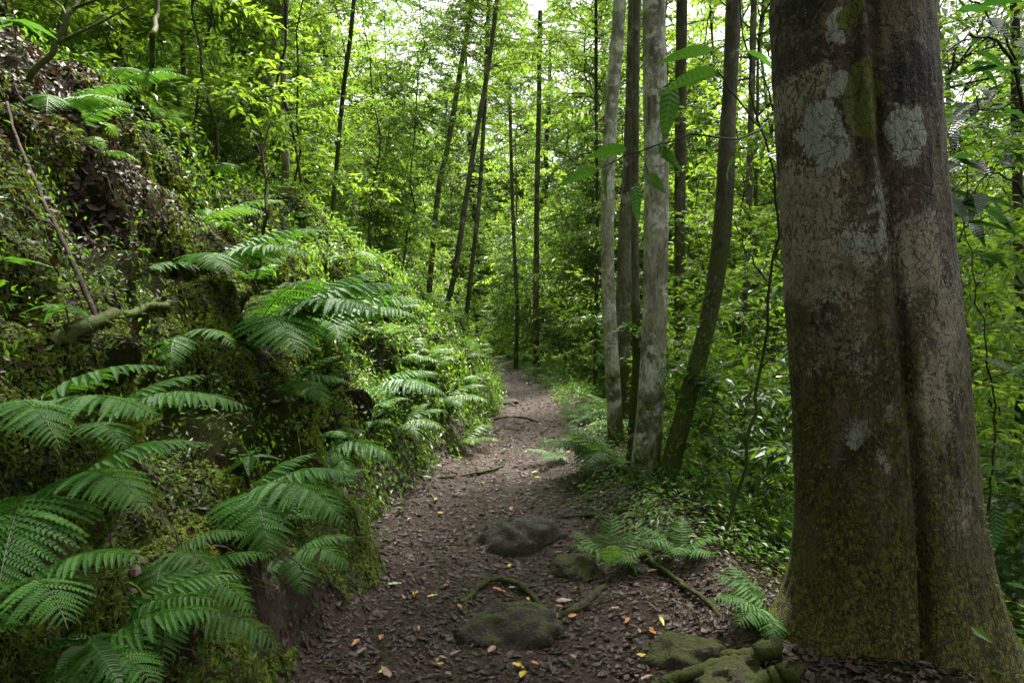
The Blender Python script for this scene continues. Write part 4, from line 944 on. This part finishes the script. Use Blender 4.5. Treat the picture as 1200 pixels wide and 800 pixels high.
# dead leaves
LC = (np.array([[0, 0, .0], [.25, .2, .06], [.65, .19, .08], [1, 0, .12], [.65, -.19, .06], [.25, -.2, .09], [.45, 0, -.02]]),
      [np.array([[0, 6, 1], [1, 6, 2], [2, 6, 3], [3, 6, 4], [4, 6, 5], [5, 6, 0]])])
def litter(name, n_, mask, lab, mats, seed, size=(.02, .07), wt=None, lift=.008, tl=.25):
    r = np.random.default_rng(seed); P, N = scatter(n_, mask, r, wt); n = len(P); b = MB()
    ix = r.integers(0, len(mats), n); tn = r.beta(1.2, 4.2, n)
    for k in range(len(mats)):
        q = ix == k; c = int(q.sum())
        leaves(b, P[q] + N[q] * r.uniform(.001, lift, (c, 1)), rnd_dir(r, c, N[q], .05), N[q] + r.normal(0, tl, (c, 3)), size[0] + (size[1] - size[0]) * r.beta(1.1, 3.2, c), tn[q], LC, k, r.uniform(.5, 1.9, c))
    print(name, b.tris()); tag(b.build(name, mats), lab, kind='stuff')
litter('leaf_litter', 28000, vis & (fsp <= .12) & (frp <= .5) & (yy < 12), 'wet brown leaf litter carpeting the path', [M['dead'], M['dead'], M['dead'], M['dead_red']], 401, (.008, .075), 1 / (1 + (yy / 5) ** 2))
litter('far_litter', 4000, vis & (fsp <= .1) & (frp <= .5) & (yy > 8) & (yy < 24), 'brown leaf litter on the far part of the path', [M['dead'], M['dead_red']], 402, (.03, .08))
litter('verge_litter', 16000, vis & (frp > .0) & (frp < 2.2) & (yy < 9), 'dead leaves on the right verge', [M['dead'], M['dead'], M['dead_red']], 403, (.01, .07), 1 / (1 + (yy / 4) ** 2), .02, .4)
litter('bank_litter', 20000, vis & (fsp > .0) & (fsp < 3.5) & (yy < 10), 'dead leaves caught on the bank', [M['dead'], M['dead_red'], M['dead']], 405, (.02, .07), (nz3(fc, 1.2, 3, 405) > .1) * .6 + .08 + 3.0 * ((fsp > 1.1) & (yy < 4.5)), .03, .7)
# twigs on the path
b = MB(); P, N = scatter(420, vis & (fsp < .15) & (frp < .8) & (yy < 9), rng)
for p, nn in zip(P, N):
    dd = rnd_dir(rng, 1, nn[None], .02)[0]; l = rng.uniform(.06, .28); tube(b, [p + nn * .006, p + nn * .012 + dd * l * .5 + rng.normal(0, .008, 3), p + nn * .008 + dd * l], rng.uniform(.0015, .004), 4, rng.random())
tag(b.build('twig_litter', M['root']), 'thin broken twigs strewn over the path', kind='stuff')

# fallen leaves that stand out one by one
def fallen(px, py, size, mat, rz, label, group=None, seed=0):
    p = spot(px, py); r = np.random.default_rng(seed + int(px) * 7 + int(py)); tv, tf = big_leaf_template(7, .24 * r.uniform(.8, 1.25), -.15 * r.random(), .035)
    b = MB(); b.add((tv - np.array([.5, 0, 0])) * size, tf); o = b.build('fallen_leaf', M[mat], None, True)
    o.location = (p[0], p[1], p[2] + .022); o.rotation_euler = (r.normal(0, .18), r.normal(0, .18), rz); tag(o, label, 'leaf', group)
fallen(463, 688, .085, 'litter_green', .4, 'pale green fallen leaf, leftmost bright one on the near path')
fallen(487, 699, .065, 'litter_yellow', 1.2, 'orange-yellow fallen leaf just right of the pale green one')
fallen(507, 702, .060, 'litter_yellow', .3, 'clear yellow fallen leaf, rightmost of the bright three on the near path')
fallen(546, 742, .150, 'litter_pink', .9, 'large pinkish-brown leaf leaning on the left end of the long stone')
fallen(585, 695, .085, 'litter_orange', .1, 'orange-brown leaf lying under the arched root')
fallen(678, 693, .075, 'litter_orange', .5, 'orange leaf right of the arched root')
fallen(661, 708, .09, 'litter_tan', .2, 'pale tan leaf in the crook between arched root and thick root')
fallen(627, 555, .07, 'litter_yellow', .2, 'yellow leaf in mid path beyond the dome-shaped stone')
fallen(452, 792, .09, 'litter_tan', 2.2, 'tan curled leaf at the bottom edge of the path')
fallen(605, 606, .13, 'litter_tan', .3, 'long pale leaf just beyond the dome-shaped stone')
fallen(322, 477, .20, 'dead_red', .2, 'large red-brown dead leaf hanging on the bank below the biggest fern')
r = np.random.default_rng(12)
cands = []
for k in range(95):
    py = 470 + 330 * r.random() ** .8; c_ = np.interp(py, [430, 500, 600, 800], [590, 625, 600, 620]); h_ = np.interp(py, [430, 500, 600, 800], [20, 60, 125, 240])
    px = c_ + h_ * r.uniform(-1, 1); mt = r.choice(['litter_yellow', 'litter_orange', 'litter_orange', 'litter_tan', 'litter_tan', 'litter_pink'])
    cl = {'litter_yellow': 'small yellow', 'litter_orange': 'small orange', 'litter_tan': 'small tan', 'litter_pink': 'small pinkish'}[mt]
    fallen(px, py, r.uniform(.035, .07), mt, r.uniform(0, 6.28), cl + ' leaf scattered among the brown litter of the path', cl + ' leaves scattered on the path', k)

# ------------------------------------------------------------------ broad-leaved plants with leaves one can pick apart
BIG = [big_leaf_template(9, w_, dr, .012) for w_, dr in ((.19, .5), (.22, .3), (.16, .7))]
def big_leaf_mat(name, c, tcol, rough=.28):
    t = NT(name); o = t.obj(); sep = t.n("SeparateXYZ"); t.t.links.new(o, sep.inputs[0])
    ay = t.math('ABSOLUTE', sep.outputs[1]); mid = t.ramp(ay, [(.004, 1.0), (.012, 0.0)])
    v = t.math('SINE', t.math('MULTIPLY', t.math('SUBTRACT', sep.outputs[0], t.math('MULTIPLY', ay, .7)), 70.0)); vein = t.ramp(v, [(.86, 0.0), (.97, .6)])
    cc = t.mix(t.noise(5, 3, o), c, tuple(x * .6 for x in c)); cc = t.mix(t.math('MAXIMUM', mid, vein), cc, tuple(min(1, x * 1.9) for x in c))
    p = t.principled(cc, rough, t.bump(v, .006, .5), .5); tr = t.n("BsdfTranslucent"); t.t.links.new(t.mix(.6, cc, tcol), tr.inputs[0])
    mx = t.n("MixShader", i_0=.42); t.t.links.new(p, mx.inputs[1]); t.t.links.new(tr.outputs[0], mx.inputs[2]); return t.done(mx.outputs[0])
M['broad'] = big_leaf_mat('broad_leaf', (.035, .10, .016), (.16, .42, .03)); M['broad_dark'] = big_leaf_mat('broad_leaf_dark', (.016, .048, .012), (.06, .2, .02))
BIGM = {}
for mn in ('broad', 'broad_dark'):
    BIGM[mn] = []
    for tv, tf in BIG:
        b = MB(); b.add(tv, tf); BIGM[mn].append(b.mesh('leaf', M[mn], True))
from mathutils import Matrix
def broad_plant(pts, r0, leaf_specs, label, mat='broad', cat='sapling', name='sapling', bark='bark_dark', branches=(), seed=0, jit=.01):
    """pts: stem in image-guided points (px,py,dist); leaf_specs: (px,py,dist, az, elev, size, roll)"""
    r = np.random.default_rng(seed); P = [spot(*p) for p in pts]; base = P[0].copy(); L = smooth_line(P, 30, jit, r)
    o = empty(name, tuple(base)); tag(o, label, cat); mb = MB(); tube(mb, L - base, np.linspace(r0, r0 * .3, 30), 8, .5)
    wood = [L]
    for br in branches:
        B = smooth_line([spot(*p) for p in br], 14, jit, r); wood.append(B); tube(mb, B - base, np.linspace(r0 * .45, r0 * .2, 14), 6, .5)
    W = np.concatenate(wood)
    for px, py, dist, az, el, s, roll in leaf_specs:
        p = spot(px, py, dist); k = np.argmin(np.linalg.norm(W - p, axis=1)); q = W[k]
        tube(mb, smooth_line([q - base, (q + p) / 2 - base + [0, 0, .02], p - base], 5), r0 * .14, 4, .5)
        a, e = R(az), R(el); D = np.array([math.sin(a) * math.cos(e), math.cos(a) * math.cos(e), math.sin(e)]); U0 = np.array([0, 0, 1.0]) if abs(D[2]) < .9 else np.array([0, -1.0, .2])
        Wd = unit(np.cross(U0, D)); U = np.cross(D, Wd); ro = R(roll); Wd, U = Wd * math.cos(ro) + U * math.sin(ro), U * math.cos(ro) - Wd * math.sin(ro)
        s *= 1.3; lf = link('leaf', BIGM[mat][r.integers(3)], o)
        lf.matrix_local = Matrix(((D[0] * s, Wd[0] * s, U[0] * s, p[0] - base[0]), (D[1] * s, Wd[1] * s, U[1] * s, p[1] - base[1]), (D[2] * s, Wd[2] * s, U[2] * s, p[2] - base[2]), (0, 0, 0, 1)))
    mb.build('stem', M[bark], o, True); return o
# the thin sapling in front of the clump, with the big hanging leaves
broad_plant([(835, 672, 4.3), (858, 600, 4.3), (876, 520, 4.3), (890, 440, 4.3), (902, 340, 4.25), (910, 250, 4.2), (898, 170, 4.1), (880, 90, 4.0), (865, -10, 4.0)], .014,
            [(786, 96, 3.6, 200, -70, .24, 0), (842, 86, 3.5, 262, -8, .26, 30), (836, 60, 3.6, 285, 5, .22, 20), (782, 160, 3.6, 215, -40, .16, 60), (772, 172, 3.6, 160, -35, .15, 50),
             (862, 185, 3.7, 230, -35, .17, 60), (735, 175, 3.6, 270, -5, .17, 40), (716, 195, 3.6, 230, -50, .15, 30), (700, 200, 3.6, 280, -10, .17, 40), (760, 205, 3.6, 170, -30, .14, 50),
             (912, 420, 4.1, 120, -10, .22, 30), (925, 395, 4.1, 200, -40, .25, 30), (898, 180, 3.9, 120, -30, .2, 30), (865, 60, 3.9, 60, 10, .24, 20), (745, 215, 3.6, 190, -60, .16, 10), (808, 168, 3.6, 60, 10, .16, 20)],
            'thin curved sapling with big drooping leaves in front of the trunk clump', branches=([(893, 150, 4.1), (860, 110, 3.8), (842, 86, 3.5), (812, 82, 3.6), (786, 95, 3.6)], [(893, 150, 4.1), (850, 165, 3.7), (805, 158, 3.6), (765, 170, 3.6), (730, 185, 3.6), (695, 205, 3.6)],
            [(893, 430, 4.3), (912, 410, 4.2), (928, 390, 4.1)], [(900, 330, 4.2), (872, 290, 4.1), (858, 250, 4.0)]), seed=4)
broad_plant([(1150, 700, 4.2), (1160, 600, 4.2), (1165, 500, 4.1), (1150, 380, 4.0), (1130, 250, 4.0)], .010,
            [(1165, 592, 3.6, 170, -75, .19, 0), (1160, 520, 4.0, 90, -10, .2, 20), (1175, 480, 4.0, 60, 0, .2, 20), (1150, 420, 4.0, 110, -20, .2, 20), (1140, 300, 4.0, 70, 10, .22, 0), (1130, 260, 4.0, 120, -10, .22, 0)],
            'thin plant with one round hanging leaf right of the huge trunk', 'broad_dark', seed=6)
lp = []
r = np.random.default_rng(31)
for k in range(90): lp.append((r.uniform(1100, 1215), r.uniform(-5, 260) , r.uniform(3.8, 4.6), r.uniform(100, 260), r.uniform(-35, 5), r.uniform(.13, .2), r.uniform(-25, 25)))
broad_plant([(1230, 640, 4.6), (1225, 450, 4.6), (1215, 250, 4.4), (1195, 90, 4.2), (1150, 40, 4.1), (1110, 60, 4.0)], .018, lp, 'dark-leaved sapling shading the upper right corner', 'broad_dark',
            branches=([(1215, 250, 4.4), (1170, 200, 4.2), (1120, 250, 4.1)], [(1200, 120, 4.3), (1150, 130, 4.2), (1110, 160, 4.1)], [(1190, 70, 4.2), (1150, 10, 4.1), (1110, -10, 4.0)]), seed=7)
def sprig(px, py, dist, n, size, label, mat='broad', seed=0, hgt=.12, lift=0.0):
    r = np.random.default_rng(seed); p = spot(px, py, dist); o = empty('seedling', tuple(p)); tag(o, label, 'seedling'); mb = MB()
    tube(mb, [np.array([0, 0, -.02]), np.array([.01, -.02, hgt * .5]), np.array([.02, -.05, hgt])], .003, 5, .5); mb.build('stem', M['stalk'], o, True)
    for k in range(n):
        az = k * 6.28 / n + r.normal(0, .3); lf = link('leaf', BIGM[mat][r.integers(3)], o, (0.02, -.05, hgt * (1 - .15 * r.random())), (0, R(r.uniform(-15, 25)), az), size * r.uniform(.75, 1.15))
sprig(82, 400, None, 5, .12, 'seedling with pale pointed leaves at the stick, left of the log', seed=1)
sprig(292, 560, None, 5, .14, 'glossy five-leaved seedling between the ferns low on the bank', seed=2)
sprig(20, 60, 3.0, 6, .16, 'broad-leaved sprig in the top left corner by the mossy bough', seed=3)
sprig(215, 110, None, 5, .16, 'seedling with one pale shining leaf high on the bank', seed=5)
sprig(10, 345, None, 4, .12, 'seedling with slender leaves at the left edge of the bank', seed=6)
sprig(110, 790, 1.7, 5, .15, 'broad-leaved seedling at the bottom edge below the large arching fern', seed=8)
sprig(735, 665, None, 5, .08, 'tiny seedling beside the small upright fern', seed=9, hgt=.06)
# ------------------------------------------------------------------ the damp air
if HAZE:
    t = bpy.data.materials.new('haze'); t.use_nodes = True; t.node_tree.nodes.clear()
    vo = t.node_tree.nodes.new('ShaderNodeVolumePrincipled'); vo.inputs['Density'].default_value = HAZE; vo.inputs['Color'].default_value = (.95, .97, .98, 1); vo.inputs['Anisotropy'].default_value = .2
    t.node_tree.links.new(vo.outputs[0], t.node_tree.nodes.new('ShaderNodeOutputMaterial').inputs['Volume'])
    zl = float(TV[:, 2].min()) - 1.0; x0, x1, y0, y1, z1 = xs[0] - 2, xs[-1] + 2, ys[0] - 2, ys[-1] + 2, max(float(TV[:, 2].max()), 45) + 3
    b = MB(); b.add([[x, y, z] for z in (zl, z1) for y in (y0, y1) for x in (x0, x1)], [np.array([[0, 2, 3, 1], [4, 5, 7, 6], [0, 1, 5, 4], [2, 6, 7, 3], [0, 4, 6, 2], [1, 3, 7, 5]])])
    tag(b.build('haze', t), 'thin damp air between the trees', kind='stuff')
b_ = len(bpy.data.objects); print('objects', b_, 'unique tris', sum(2 * len(m_.polygons) - 0 for m_ in bpy.data.meshes if m_.name))
for m_ in sorted(bpy.data.meshes, key=lambda m_: -len(m_.polygons))[:14]: print(m_.name, len(m_.polygons))
